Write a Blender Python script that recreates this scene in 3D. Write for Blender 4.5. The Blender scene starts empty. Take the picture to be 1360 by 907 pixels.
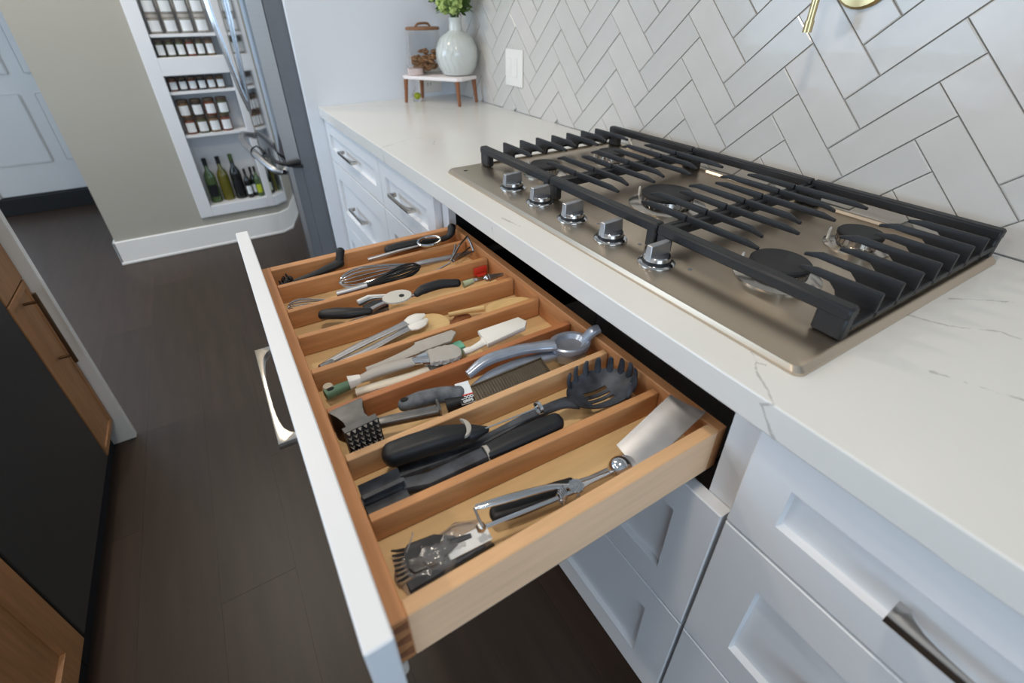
import bpy, bmesh, math, random
from mathutils import Vector, Matrix, Euler
R = random.Random(7)
S = bpy.context.scene
C = bpy.context.collection
PI = math.pi

# ------------------------------------------------------------------ camera
cam_d = bpy.data.cameras.new('camera'); cam = bpy.data.objects.new('camera', cam_d); C.objects.link(cam)
cam_d.sensor_width = 36.0; cam_d.lens = 36.0 * 632.187 / 1360.0; cam_d.clip_start = 0.02
YAW, PITCH, ROLL = 0.5417, -0.5706, -0.0080
fwd = Vector((math.sin(YAW)*math.cos(PITCH), math.cos(YAW)*math.cos(PITCH), math.sin(PITCH)))
rt = Vector((math.cos(YAW), -math.sin(YAW), 0)); up = rt.cross(fwd)
r2 = rt*math.cos(ROLL) + up*math.sin(ROLL); u2 = -rt*math.sin(ROLL) + up*math.cos(ROLL)
M = Matrix((r2, u2, -fwd)).transposed().to_4x4(); M.translation = Vector((-0.4175, -0.1578, 1.2629))
cam.matrix_world = M
cam_d.shift_x = (680-677.06)/1360; cam_d.shift_y = -(453.5-412.55)/1360   # the photograph is a crop: its optical centre sits a little high
cam_d.dof.use_dof = True; cam_d.dof.focus_distance = 0.85; cam_d.dof.aperture_fstop = 3.6
S.camera = cam

# ------------------------------------------------------------------ world, lights, exposure
S.view_settings.view_transform = 'Standard'; S.view_settings.look = 'None'
S.view_settings.exposure = 0.0; S.view_settings.gamma = 1.0; S.view_settings.use_curve_mapping = False
W = bpy.data.worlds.new('daylight'); S.world = W; W.use_nodes = True
W.node_tree.nodes['Background'].inputs[0].default_value = (0.75, 0.87, 1.0, 1)
W.node_tree.nodes['Background'].inputs[1].default_value = 1.0

def area(name, loc, target, sx, sy, power, col):
    d = bpy.data.lights.new(name, 'AREA'); d.shape = 'RECTANGLE'; d.size = sx; d.size_y = sy
    d.energy = power; d.color = col
    o = bpy.data.objects.new(name, d); C.objects.link(o); o.location = loc
    o.rotation_euler = (Vector(target) - Vector(loc)).to_track_quat('-Z', 'Y').to_euler()
    return o
# daylight at the window openings behind the camera and across the room
area('window_light_front', (-1.5, -2.72, 1.55), (-1.5, 0, 1.45), 2.3, 1.15, 38, (0.60, 0.79, 1.0))
area('window_light_left', (-3.55, 2.4, 1.5), (0, 2.2, 1.2), 2.3, 1.25, 54, (0.55, 0.76, 1.0))
DOWNLIGHTS = [(-0.42, 0.12), (-1.9, 0.2), (-0.70, 1.85), (-1.9, 1.7), (-0.8, 2.65)]

# ------------------------------------------------------------------ materials
def srgb(r, g, b):
    f = lambda c: (c/255/12.92) if c <= 10 else ((c/255+0.055)/1.055)**2.4
    return (f(r), f(g), f(b), 1)
def mat(name, col, rough=0.5, metal=0.0, var=0.0, vscale=20.0, stretch=(1, 1, 1), bump=0.0, bscale=None,
        trans=0.0, alpha=1.0, ior=1.45, col2=None, coat=0.0, rvar=0.0, spec=0.5):
    m = bpy.data.materials.new(name); m.use_nodes = True
    nt = m.node_tree; b = nt.nodes['Principled BSDF']
    b.inputs['Base Color'].default_value = col; b.inputs['Roughness'].default_value = rough
    b.inputs['Metallic'].default_value = metal; b.inputs['IOR'].default_value = ior
    b.inputs['Transmission Weight'].default_value = trans; b.inputs['Alpha'].default_value = alpha
    b.inputs['Coat Weight'].default_value = coat; b.inputs['Specular IOR Level'].default_value = spec
    if var > 0 or bump > 0 or rvar > 0:
        tc = nt.nodes.new('ShaderNodeTexCoord'); mp = nt.nodes.new('ShaderNodeMapping')
        mp.inputs['Scale'].default_value = stretch
        nt.links.new(tc.outputs['Object'], mp.inputs['Vector'])
        n = nt.nodes.new('ShaderNodeTexNoise'); n.inputs['Scale'].default_value = vscale; n.inputs['Detail'].default_value = 5
        nt.links.new(mp.outputs['Vector'], n.inputs['Vector'])
        if var > 0:
            rp = nt.nodes.new('ShaderNodeValToRGB')
            c2 = col2 or tuple(c*(1-var) for c in col[:3])+(1,)
            rp.color_ramp.elements[0].position = 0.3; rp.color_ramp.elements[1].position = 0.7
            rp.color_ramp.elements[0].color = c2; rp.color_ramp.elements[1].color = col
            nt.links.new(n.outputs['Fac'], rp.inputs['Fac']); nt.links.new(rp.outputs['Color'], b.inputs['Base Color'])
        if rvar > 0:
            mr = nt.nodes.new('ShaderNodeMapRange'); mr.inputs['To Min'].default_value = rough; mr.inputs['To Max'].default_value = rough+rvar
            nt.links.new(n.outputs['Fac'], mr.inputs['Value']); nt.links.new(mr.outputs['Result'], b.inputs['Roughness'])
        if bump > 0:
            n2 = n
            if bscale:
                n2 = nt.nodes.new('ShaderNodeTexNoise'); n2.inputs['Scale'].default_value = bscale; n2.inputs['Detail'].default_value = 3
                nt.links.new(mp.outputs['Vector'], n2.inputs['Vector'])
            bp = nt.nodes.new('ShaderNodeBump'); bp.inputs['Strength'].default_value = bump; bp.inputs['Distance'].default_value = 0.002
            nt.links.new(n2.outputs['Fac'], bp.inputs['Height']); nt.links.new(bp.outputs['Normal'], b.inputs['Normal'])
    return m

M_ = {}
M_['cab'] = mat('white_cabinet_paint', srgb(226, 227, 229), 0.38, var=0.02, vscale=6)
M_['wallw'] = mat('white_wall_paint', srgb(236, 240, 246), 0.7, var=0.02, vscale=3, bump=0.05, bscale=200)
M_['greige'] = mat('greige_wall_paint', srgb(170, 166, 155), 0.75, var=0.03, vscale=3, bump=0.05, bscale=200)
M_['ceil'] = mat('ceiling_paint', srgb(235, 235, 233), 0.85, var=0.02, vscale=2)
M_['trim'] = mat('white_trim_paint', srgb(240, 238, 234), 0.4, var=0.02, vscale=5)
M_['tile'] = mat('glazed_tile', srgb(198, 196, 192), 0.22, var=0.05, vscale=9, bump=0.22, bscale=26, coat=0.2)
M_['grout'] = mat('tile_grout', srgb(174, 172, 168), 0.9, var=0.06, vscale=60)
M_['beech'] = mat('beech_grain_across', srgb(206, 148, 98), 0.5, var=0.22, vscale=9, stretch=(1.2, 14, 14), bump=0.08, bscale=40)
M_['beechy'] = mat('beech_grain_along', srgb(200, 140, 92), 0.5, var=0.22, vscale=9, stretch=(14, 1.2, 14), bump=0.08, bscale=40)
M_['birch'] = mat('pale_birch_panel', srgb(228, 192, 140), 0.5, var=0.12, vscale=7, stretch=(1.2, 12, 12))
M_['beechr'] = mat('reddish_beech', srgb(190, 124, 80), 0.5, var=0.22, vscale=9, stretch=(1.2, 14, 14), bump=0.08, bscale=40)
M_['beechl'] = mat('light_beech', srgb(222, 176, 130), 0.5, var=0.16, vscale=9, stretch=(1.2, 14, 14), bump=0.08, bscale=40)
M_['side'] = mat('cool_lit_drawer_side', srgb(246, 204, 164), 0.5, var=0.1, vscale=8, stretch=(1, 14, 14))  # same wood as its top edge; cool light put into the paler colour
M_['endgrain'] = mat('dovetail_end_grain', srgb(150, 98, 66), 0.6, var=0.25, vscale=120)
M_['oak'] = mat('island_oak', srgb(168, 120, 78), 0.5, var=0.25, vscale=8, stretch=(14, 14, 1.2))
M_['plank'] = mat('dark_wood_plank', srgb(84, 68, 60), 0.42, var=0.42, vscale=5, stretch=(9, 0.8, 4), bump=0.1, bscale=26)
M_['steel'] = mat('brushed_stainless', srgb(206, 190, 170), 0.27, 1.0, var=0.06, vscale=5, stretch=(300, 3, 3), rvar=0.1)
M_['fridge'] = mat('fridge_stainless', srgb(196, 200, 204), 0.09, 1.0, var=0.04, vscale=4, stretch=(3, 3, 150))
M_['fridgeside'] = mat('fridge_side_grey', srgb(112, 116, 122), 0.45, 0.0, var=0.05, vscale=30)
M_['chrome'] = mat('polished_chrome', srgb(205, 206, 208), 0.12, 1.0, var=0.03, vscale=8)
M_['nickel'] = mat('brushed_nickel', srgb(190, 184, 176), 0.15, 1.0, rvar=0.08, vscale=60)
M_['satin'] = mat('satin_steel', srgb(178, 178, 180), 0.34, 1.0, var=0.12, vscale=45, rvar=0.15)
M_['castalu'] = mat('cast_aluminium', srgb(136, 134, 131), 0.36, 1.0, var=0.25, vscale=70, bump=0.12)
M_['bluealu'] = mat('blue_grey_enamel', srgb(172, 180, 194), 0.30, 0.6, var=0.2, vscale=40)
M_['iron'] = mat('cast_iron', srgb(30, 30, 32), 0.48, 0.0, var=0.15, vscale=90, bump=0.12, bscale=350)
M_['burncap'] = mat('burner_cap_enamel', srgb(34, 34, 36), 0.55, var=0.2, vscale=80)
M_['rubber'] = mat('black_rubber', srgb(26, 27, 30), 0.5, var=0.2, vscale=60)
M_['nylon'] = mat('worn_black_nylon', srgb(78, 82, 90), 0.5, var=0.7, vscale=34, col2=srgb(26, 28, 33))
M_['marble'] = mat('worn_grey_handle', srgb(120, 124, 130), 0.55, var=0.7, vscale=45, col2=srgb(56, 60, 66))
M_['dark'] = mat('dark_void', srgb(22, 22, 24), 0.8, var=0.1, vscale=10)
M_['carc'] = mat('cabinet_interior', srgb(66, 64, 62), 0.8, var=0.1, vscale=10)
M_['doorp'] = mat('entry_door_paint', srgb(198, 196, 194), 0.45, var=0.02, vscale=5)
M_['appl'] = mat('dark_appliance_front', srgb(62, 62, 61), 0.35, 0.3, var=0.05, vscale=20)
M_['grey'] = mat('grey_silicone', srgb(176, 170, 162), 0.5, var=0.08, vscale=40)
M_['lgrey'] = mat('pale_grey_plastic', srgb(206, 202, 192), 0.4, var=0.05, vscale=40)
M_['white'] = mat('white_plastic', srgb(232, 228, 220), 0.4, var=0.03, vscale=30)
M_['ivory'] = mat('ivory_plastic', srgb(226, 216, 198), 0.45, var=0.05, vscale=30)
M_['green'] = mat('sage_green_plastic', srgb(98, 132, 108), 0.45, var=0.15, vscale=30)
M_['sage'] = mat('pale_sage_plastic', srgb(172, 178, 142), 0.45, var=0.08, vscale=30)
M_['rasp'] = mat('bronzed_steel', srgb(120, 108, 92), 0.36, 1.0, var=0.3, vscale=70)
M_['charcoal'] = mat('charcoal_plastic', srgb(58, 58, 60), 0.4, var=0.3, vscale=50)
M_['fridgeedge'] = mat('fridge_door_edge', srgb(190, 190, 190), 0.38, 1.0, var=0.06, vscale=4, stretch=(3, 3, 150))
M_['mint'] = mat('mint_silicone', srgb(122, 196, 168), 0.5, var=0.05, vscale=30)
M_['red'] = mat('red_plastic', srgb(206, 60, 46), 0.45, var=0.05, vscale=30)
M_['wood'] = mat('spoon_wood', srgb(222, 188, 132), 0.55, var=0.12, vscale=12, stretch=(2, 16, 16))
M_['walnut'] = mat('walnut_legs', srgb(150, 96, 62), 0.5, var=0.3, vscale=12, stretch=(10, 10, 1))
M_['ceramic'] = mat('grey_glaze', srgb(212, 214, 208), 0.18, var=0.1, vscale=14, coat=0.3)
M_['board'] = mat('white_stand_top', srgb(236, 226, 222), 0.4, var=0.04, vscale=20)
M_['glass'] = mat('clear_glass', (1, 1, 1, 1), 0.02, trans=1.0, ior=1.12, var=0.01, vscale=3)
def film():
    m = bpy.data.materials.new('clear_bag_film'); m.use_nodes = True; nt = m.node_tree; L = nt.links.new
    nt.nodes.remove(nt.nodes['Principled BSDF']); out = nt.nodes['Material Output']
    tc = nt.nodes.new('ShaderNodeTexCoord'); n = nt.nodes.new('ShaderNodeTexNoise'); n.inputs['Scale'].default_value = 70; n.inputs['Detail'].default_value = 4
    L(tc.outputs['Object'], n.inputs['Vector'])
    bp = nt.nodes.new('ShaderNodeBump'); bp.inputs['Strength'].default_value = 0.6; bp.inputs['Distance'].default_value = 0.004; L(n.outputs['Fac'], bp.inputs['Height'])
    tr = nt.nodes.new('ShaderNodeBsdfTransparent'); tr.inputs[0].default_value = (0.96, 0.96, 0.96, 1)
    gl = nt.nodes.new('ShaderNodeBsdfGlossy'); gl.inputs['Roughness'].default_value = 0.14; L(bp.outputs['Normal'], gl.inputs['Normal'])
    lw = nt.nodes.new('ShaderNodeFresnel'); lw.inputs['IOR'].default_value = 1.35; L(bp.outputs['Normal'], lw.inputs['Normal'])
    mx = nt.nodes.new('ShaderNodeMixShader'); ad = nt.nodes.new('ShaderNodeMath'); ad.operation = 'ADD'; ad.inputs[1].default_value = 0.07; L(lw.outputs[0], ad.inputs[0]); L(ad.outputs[0], mx.inputs[0]); L(tr.outputs[0], mx.inputs[1]); L(gl.outputs[0], mx.inputs[2])
    df = nt.nodes.new('ShaderNodeBsdfDiffuse'); df.inputs[0].default_value = (0.9, 0.9, 0.9, 1); m2 = nt.nodes.new('ShaderNodeMixShader'); m2.inputs[0].default_value = 0.11; L(mx.outputs[0], m2.inputs[1]); L(df.outputs[0], m2.inputs[2])
    L(m2.outputs[0], out.inputs['Surface']); return m
M_['film'] = film()
M_['cork'] = mat('cork_lid', srgb(150, 108, 76), 0.7, var=0.25, vscale=60)
M_['snack'] = mat('brown_snacks', srgb(176, 130, 88), 0.7, var=0.3, vscale=60)
M_['pink'] = mat('pink_wax', srgb(238, 214, 206), 0.5, var=0.05, vscale=30)
M_['leaf'] = mat('green_leaf', srgb(86, 116, 52), 0.55, var=0.3, vscale=20)
M_['leafl'] = mat('pale_green_bud', srgb(186, 206, 120), 0.55, var=0.2, vscale=30)
M_['stem'] = mat('green_stem', srgb(92, 112, 58), 0.6, var=0.2, vscale=20)
M_['brass'] = mat('brushed_brass', srgb(206, 186, 140), 0.25, 1.0, rvar=0.1, vscale=40)
M_['label'] = mat('white_paper_label', srgb(226, 230, 232), 0.6, var=0.03, vscale=30)
M_['jarlid'] = mat('dark_jar_lid', srgb(92, 76, 62), 0.5, var=0.2, vscale=30)
M_['bdark'] = mat('dark_green_bottle', srgb(22, 26, 20), 0.08, var=0.2, vscale=6, coat=0.4)
M_['bolive'] = mat('olive_bottle', srgb(104, 100, 34), 0.08, var=0.2, vscale=6, coat=0.4)
M_['bgreen'] = mat('green_bottle', srgb(76, 96, 58), 0.08, var=0.2, vscale=6, coat=0.4)
M_['foil'] = mat('dark_foil', srgb(28, 30, 32), 0.35, var=0.2, vscale=30)
M_['lime'] = mat('lime_label', srgb(178, 190, 40), 0.5, var=0.1, vscale=30)
SPICE = [mat('spice_%s' % n, srgb(*c), 0.5, var=0.25, vscale=70, coat=0.3) for n, c in
         (('paprika', (120, 62, 40)), ('pepper', (56, 50, 46)), ('cumin', (120, 92, 62)), ('herb', (84, 86, 58)), ('salt', (150, 146, 138)))]

def quartz():
    m = mat('quartz', srgb(224, 222, 217), 0.2, var=0.03, vscale=5, coat=0.0)
    nt = m.node_tree; b = nt.nodes['Principled BSDF']; L = nt.links.new
    tc = nt.nodes.new('ShaderNodeTexCoord')
    nz = nt.nodes.new('ShaderNodeTexNoise'); nz.inputs['Scale'].default_value = 22; nz.inputs['Detail'].default_value = 6; nz.inputs['Roughness'].default_value = 0.7
    L(tc.outputs['Object'], nz.inputs['Vector'])
    sub = nt.nodes.new('ShaderNodeVectorMath'); sub.operation = 'SUBTRACT'; L(nz.outputs['Color'], sub.inputs[0]); sub.inputs[1].default_value = (0.5, 0.5, 0.5)
    sc = nt.nodes.new('ShaderNodeVectorMath'); sc.operation = 'SCALE'; L(sub.outputs[0], sc.inputs[0]); sc.inputs['Scale'].default_value = 0.016
    ad = nt.nodes.new('ShaderNodeVectorMath'); ad.operation = 'ADD'; L(tc.outputs['Object'], ad.inputs[0]); L(sc.outputs[0], ad.inputs[1])
    T, B = 0.914, 0.874
    veins = [[(0.058, 0.078, T), (0.046, 0.064, T), (0.052, 0.056, T)], [(0.046, 0.064, T), (0.034, 0.054, T), (0.014, 0.026, T), (0.0, 0.010, T), (0, 0.022, T-0.008), (0, 0.016, T-.016), (0, -0.004, B)],
             [(-0.0, 1.26, T), (0.075, 1.30, T), (0.13, 1.325, T), (0.18, 1.28, T), (0.15, 1.22, T), (0.20, 1.17, T)], [(0, 1.26, T), (0, 1.24, B)],
             [(0.30, 0.03, T), (0.32, -0.02, T), (0.36, -0.06, T), (0.37, -0.12, T), (0.36, -0.2, T)],
             [(0.40, 0.01, T), (0.44, -0.02, T), (0.475, -0.05, T)],
             [(0.022, 0.60, T), (0.03, 0.55, T)], [(0, 0.60, 0.9), (0, 0.595, B)],
             [(0.2, -0.05, T), (0.24, -0.16, T), (0.23, -0.28, T)], [(0.45, 1.7, T), (0.3, 1.9, T), (0.1, 2.0, T)],
             [(0.08, -0.5, T), (0.3, -0.65, T), (0.5, -0.6, T)]]
    prev = None
    for v in veins:
        for a, c in zip(v, v[1:]):
            a, c = Vector(a), Vector(c); ba = c-a
            s1 = nt.nodes.new('ShaderNodeVectorMath'); s1.operation = 'SUBTRACT'; L(ad.outputs[0], s1.inputs[0]); s1.inputs[1].default_value = a
            dt = nt.nodes.new('ShaderNodeVectorMath'); dt.operation = 'DOT_PRODUCT'; L(s1.outputs[0], dt.inputs[0]); dt.inputs[1].default_value = ba/ba.length_squared
            cl = nt.nodes.new('ShaderNodeClamp'); L(dt.outputs['Value'], cl.inputs['Value'])
            s2 = nt.nodes.new('ShaderNodeVectorMath'); s2.operation = 'SCALE'; s2.inputs[0].default_value = ba; L(cl.outputs[0], s2.inputs['Scale'])
            ds = nt.nodes.new('ShaderNodeVectorMath'); ds.operation = 'DISTANCE'; L(s1.outputs[0], ds.inputs[0]); L(s2.outputs[0], ds.inputs[1])
            if prev is None: prev = ds.outputs['Value']
            else:
                mn = nt.nodes.new('ShaderNodeMath'); mn.operation = 'MINIMUM'; L(prev, mn.inputs[0]); L(ds.outputs['Value'], mn.inputs[1]); prev = mn.outputs[0]
    n3 = nt.nodes.new('ShaderNodeTexNoise'); n3.inputs['Scale'].default_value = 30; L(tc.outputs['Object'], n3.inputs['Vector'])
    w = nt.nodes.new('ShaderNodeMapRange'); w.inputs['From Min'].default_value = 0.4; w.inputs['From Max'].default_value = 0.7
    w.inputs['To Min'].default_value = 0.0006; w.inputs['To Max'].default_value = 0.0026; L(n3.outputs['Fac'], w.inputs['Value'])
    dv = nt.nodes.new('ShaderNodeMath'); dv.operation = 'DIVIDE'; L(prev, dv.inputs[0]); L(w.outputs[0], dv.inputs[1])
    rp = nt.nodes.new('ShaderNodeMapRange'); rp.inputs['From Min'].default_value = 0.5; rp.inputs['From Max'].default_value = 1.6
    rp.inputs['To Min'].default_value = 0.46; rp.inputs['To Max'].default_value = 0.0; L(dv.outputs[0], rp.inputs['Value'])
    old = b.inputs['Base Color'].links[0].from_socket
    mx = nt.nodes.new('ShaderNodeMix'); mx.data_type = 'RGBA'; L(rp.outputs[0], mx.inputs['Factor']); L(old, mx.inputs[6]); mx.inputs[7].default_value = srgb(118, 112, 106)
    L(mx.outputs[2], b.inputs['Base Color'])
    return m
M_['quartz'] = quartz()

# ------------------------------------------------------------------ mesh helpers
OFF = {}
def V(*a): return Vector(a)
def nb(): return bmesh.new()
def box(bm, lo, hi, bev=0.0, seg=1, mtx=None):
    lo, hi = Vector(lo), Vector(hi)
    r = bmesh.ops.create_cube(bm, size=1.0); vs = r['verts']
    for v in vs: v.co = Vector([(lo[i]+hi[i])/2 + v.co[i]*(hi[i]-lo[i]) for i in range(3)])
    if bev > 0:
        es = list({e for v in vs for e in v.link_edges})
        out = bmesh.ops.bevel(bm, geom=es, offset=bev, segments=seg, affect='EDGES', profile=0.5)
        vs = list({v for f in out['faces'] for v in f.verts} | {v for v in vs if v.is_valid})
    if mtx is not None:
        for v in vs: v.co = mtx @ v.co
    return vs
def loft(bm, rings, cap=True, closed=False):
    rows = [[bm.verts.new(p) for p in ring] for ring in rings]
    n = len(rows[0]); m = len(rows)
    for i in range(m if closed else m-1):
        a, b = rows[i], rows[(i+1) % m]
        for j in range(n):
            bm.faces.new((a[j], a[(j+1) % n], b[(j+1) % n], b[j]))
    if cap and not closed:
        bm.faces.new(list(reversed(rows[0]))); bm.faces.new(rows[-1])
    return rows
def smooth_path(pts, n=6, closed=False):
    P = [Vector(p) for p in pts]; out = []
    m = len(P)
    if m < 3 and not closed: return P
    rng = m if closed else m-1
    for i in range(rng):
        p0 = P[(i-1) % m] if (closed or i > 0) else P[0]*2-P[1]
        p1, p2 = P[i], P[(i+1) % m]
        p3 = P[(i+2) % m] if (closed or i < m-2) else P[-1]*2-P[-2]
        for k in range(n):
            t = k/n
            out.append(0.5*((2*p1)+(p2-p0)*t+(2*p0-5*p1+4*p2-p3)*t*t+(3*p1-p0-3*p2+p3)*t**3))
    if not closed: out.append(P[-1])
    return out
def tube(bm, pts, r, seg=8, closed=False, upv=None, sq=1.0, power=2.0, cap=True):
    """sweep; r scalar, list of scalars or list of (w,h); sq = height/width ratio; power 2=ellipse, higher = boxier"""
    P = [Vector(p) for p in pts]; n = len(P)
    rs = [r]*n if not isinstance(r, (list, tuple)) else list(r)
    if len(rs) != n:
        rr = []
        for i in range(n):
            t = i/(n-1)*(len(rs)-1); k = min(int(t), len(rs)-2); f = t-k
            a, b = rs[k], rs[k+1]
            rr.append(tuple(x*(1-f)+y*f for x, y in zip(a, b)) if isinstance(a, tuple) else a*(1-f)+b*f)
        rs = rr
    rings = []; nprev = None
    for i in range(n):
        t = (P[(i+1) % n]-P[i-1]) if closed else (P[min(i+1, n-1)]-P[max(i-1, 0)])
        t.normalize()
        if upv is not None: u = Vector(upv)
        elif nprev is not None: u = nprev
        else: u = V(0, 0, 1) if abs(t.z) < 0.9 else V(1, 0, 0)
        u = (u - t*u.dot(t)).normalized(); nprev = u
        s = t.cross(u)
        w, h = rs[i] if isinstance(rs[i], tuple) else (rs[i], rs[i]*sq)
        ring = []
        for k in range(seg):
            a = 2*PI*(k+0.5)/seg; c, sn = math.cos(a), math.sin(a)
            c = math.copysign(abs(c)**(2/power), c); sn = math.copysign(abs(sn)**(2/power), sn)
            ring.append(P[i]+s*(c*w)+u*(sn*h))
        rings.append(ring)
    return loft(bm, rings, cap, closed)
def capsule(bm, pts, r, seg=10, **k):
    """tube with rounded ends"""
    P = [Vector(p) for p in pts]; n = len(P)
    rs = r if isinstance(r, list) else [r]*n
    def sc(x, f): return tuple(y*f for y in x) if isinstance(x, tuple) else x*f
    def wd(x): return min(x) if isinstance(x, tuple) else x
    if len(rs) != n:
        rr = []
        for i in range(n):
            t = i/(n-1)*(len(rs)-1); q = min(int(t), len(rs)-2); f = t-q; a, b = rs[q], rs[q+1]
            rr.append(tuple(x*(1-f)+y*f for x, y in zip(a, b)) if isinstance(a, tuple) else a*(1-f)+b*f)
        rs = rr
    d0 = (P[0]-P[1]).normalized(); d1 = (P[-1]-P[-2]).normalized()
    h0, h1 = [], []; r0, r1 = [], []
    for a in (0.95, 0.7, 0.35):
        h0.append(P[0]+d0*wd(rs[0])*a*0.9); r0.append(sc(rs[0], math.sqrt(1-a*a)))
        h1.insert(0, P[-1]+d1*wd(rs[-1])*a*0.9); r1.insert(0, sc(rs[-1], math.sqrt(1-a*a)))
    return tube(bm, h0+P+h1, r0+rs+r1, seg, **k)
def lathe(bm, prof, c=(0, 0, 0), seg=24, mtx=None, cap=True):
    rings = []
    for r, z in prof:
        ring = []
        for k in range(seg):
            a = 2*PI*k/seg; p = V(max(r, 1e-5)*math.cos(a), max(r, 1e-5)*math.sin(a), z)
            if mtx is not None: p = mtx @ p
            ring.append(p+Vector(c))
        rings.append(ring)
    return loft(bm, rings, cap)
def prism(bm, poly, z0, z1, mtx=None, bev=0.0):
    """poly in local xy extruded z0..z1"""
    a = [bm.verts.new((x, y, z0)) for x, y in poly]; b = [bm.verts.new((x, y, z1)) for x, y in poly]
    n = len(poly); fs = [bm.faces.new(list(reversed(a))), bm.faces.new(b)]
    for i in range(n): fs.append(bm.faces.new((a[i], a[(i+1) % n], b[(i+1) % n], b[i])))
    vs = a+b
    if bev > 0:
        es = list({e for f in fs[:2] for e in f.edges})
        o = bmesh.ops.bevel(bm, geom=es, offset=bev, segments=2, affect='EDGES', profile=0.5)
        vs = list({v for v in vs if v.is_valid} | {v for f in o['faces'] for v in f.verts})
    if mtx is not None:
        for v in vs: v.co = mtx @ v.co
    return vs
def sphere(bm, c, r, seg=14, rings=9, sc=(1, 1, 1)):
    lathe(bm, [(r*math.sin(PI*i/rings), -r*math.cos(PI*i/rings)) for i in range(rings+1)], c, seg,
          Matrix.Diagonal((*sc, 1)), True)
def frame(o, xdir, up=(0, 0, 1)):
    x = Vector(xdir).normalized(); z = Vector(up); z = (z-x*z.dot(x)).normalized(); y = z.cross(x)
    m = Matrix((x, y, z)).transposed().to_4x4(); m.translation = Vector(o); return m
def obj(name, bm, m, parent=None, smooth=True, kind=None, label=None, angle=35):
    bmesh.ops.recalc_face_normals(bm, faces=bm.faces[:])
    root = parent
    while root is not None and root.parent is not None: root = root.parent
    off = OFF.get(root.name if root else None, None)
    if off is not None: bmesh.ops.translate(bm, verts=bm.verts[:], vec=-off)
    me = bpy.data.meshes.new(name); bm.to_mesh(me); bm.free()
    if smooth and len(me.polygons):
        me.polygons.foreach_set('use_smooth', [True]*len(me.polygons))
        try: me.set_sharp_from_angle(angle=math.radians(angle))
        except Exception: pass
    me.materials.append(M_[m] if isinstance(m, str) else m)
    o = bpy.data.objects.new(name, me); C.objects.link(o)
    if parent is not None: o.parent = parent
    if kind: o['kind'] = kind
    if label: o['label'] = label
    return o
def thing(name, label, cat, loc, group=None):
    o = bpy.data.objects.new(name, None); C.objects.link(o); o.empty_display_size = 0.02
    o.location = loc; OFF[o.name] = Vector(loc); o['label'] = label; o['category'] = cat
    if group: o['group'] = group
    return o
def single(o, label, cat, group=None):
    o['label'] = label; o['category'] = cat
    if group: o['group'] = group
    return o
def dup(root, loc, label, group=None):
    r = root.copy(); C.objects.link(r); r.location = loc; r['label'] = label
    if group: r['group'] = group
    for ch in list(root.children):
        c = ch.copy(); C.objects.link(c); c.parent = r
        for g in list(ch.children):
            d = g.copy(); C.objects.link(d); d.parent = c
    return r
def put(name, mesh_obj, parent, loc):
    c = mesh_obj.copy(); c.name = name; C.objects.link(c); c.parent = parent; c.location = loc; return c
# ------------------------------------------------------------------ the room
T, B = 0.914, 0.874            # worktop top and underside
WX = 0.630                     # face of the tiled wall
FARY, PANY, DOORY = 2.062, 3.153, 4.56
def struct(name, bm, m, parent=None):
    return obj(name, bm, m, parent, smooth=False, kind=None if parent else 'structure')
XL, YB, ZC = -3.6, -2.75, 2.45
b = nb(); box(b, (XL-.1, YB-.1, -0.06), (0.8, 4.9, -0.004)); floor = struct('floor', b, 'plank')
# planks, laid along the room; three lengths of stock shared by all
PW = 0.178
def plank_mesh(L):
    b = nb(); box(b, (0, 0, -0.004), (PW-.0003, L, 0.0))
    bmesh.ops.recalc_face_normals(b, faces=b.faces[:])
    me = bpy.data.meshes.new('plank'); b.to_mesh(me); b.free(); return me
plank_me = {}
PLM = []
for k, c in enumerate(((65, 51, 42), (68, 53, 44), (62, 49, 40), (67, 52, 43))):
    PLM.append(mat('floor_plank_%d' % k, srgb(*c), 0.42, var=0.3, vscale=3+k*.5, stretch=(7, 0.7, 4), bump=0.05, bscale=26))
x = -2.33; ci = 0
while x < 0.1:
    y = -0.75 + (ci*0.437 % 1.22) - 1.22
    while y < 4.6:
        y0, y1 = max(y, -0.75), min(y+1.22, 4.62)
        if y1-y0 > 0.05:
            key = (round(y1-y0, 3), (ci*5+int(y*7)) % 4)
            if key not in plank_me:
                me = plank_mesh(y1-y0-.0006); me.materials.append(PLM[key[1]]); plank_me[key] = me
            o = bpy.data.objects.new('plank', plank_me[key]); C.objects.link(o); o.parent = floor; o.location = (x, y0, 0)
        y += 1.22
    x += PW; ci += 1
b = nb(); box(b, (XL-.1, YB-.1, ZC), (0.8, 4.9, ZC+.06)); ceiling = struct('ceiling', b, 'ceil')
def wall_with_hole(name, axis, c0, c1, a0, a1, h0, h1, z0, z1, m):
    """a wall in the plane of axis (0: x const, 1: y const) with one opening h0..h1, z0..z1"""
    b = nb()
    def bx(p0, p1, q0, q1):
        if p1-p0 < 1e-4 or q1-q0 < 1e-4: return
        if axis == 0: box(b, (c0, p0, q0), (c1, p1, q1))
        else: box(b, (p0, c0, q0), (p1, c1, q1))
    bx(a0, h0, 0, ZC); bx(h1, a1, 0, ZC); bx(h0, h1, 0, z0); bx(h0, h1, z1, ZC)
    return struct(name, b, m)
wall_with_hole('wall_left', 0, XL-.1, XL, YB, 4.7, 1.2, 3.6, 0.85, 2.15, 'wallw')
wall_with_hole('wall_front', 1, YB-.1, YB, XL, 0.8, -2.7, -0.3, 0.95, 2.15, 'wallw')
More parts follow.
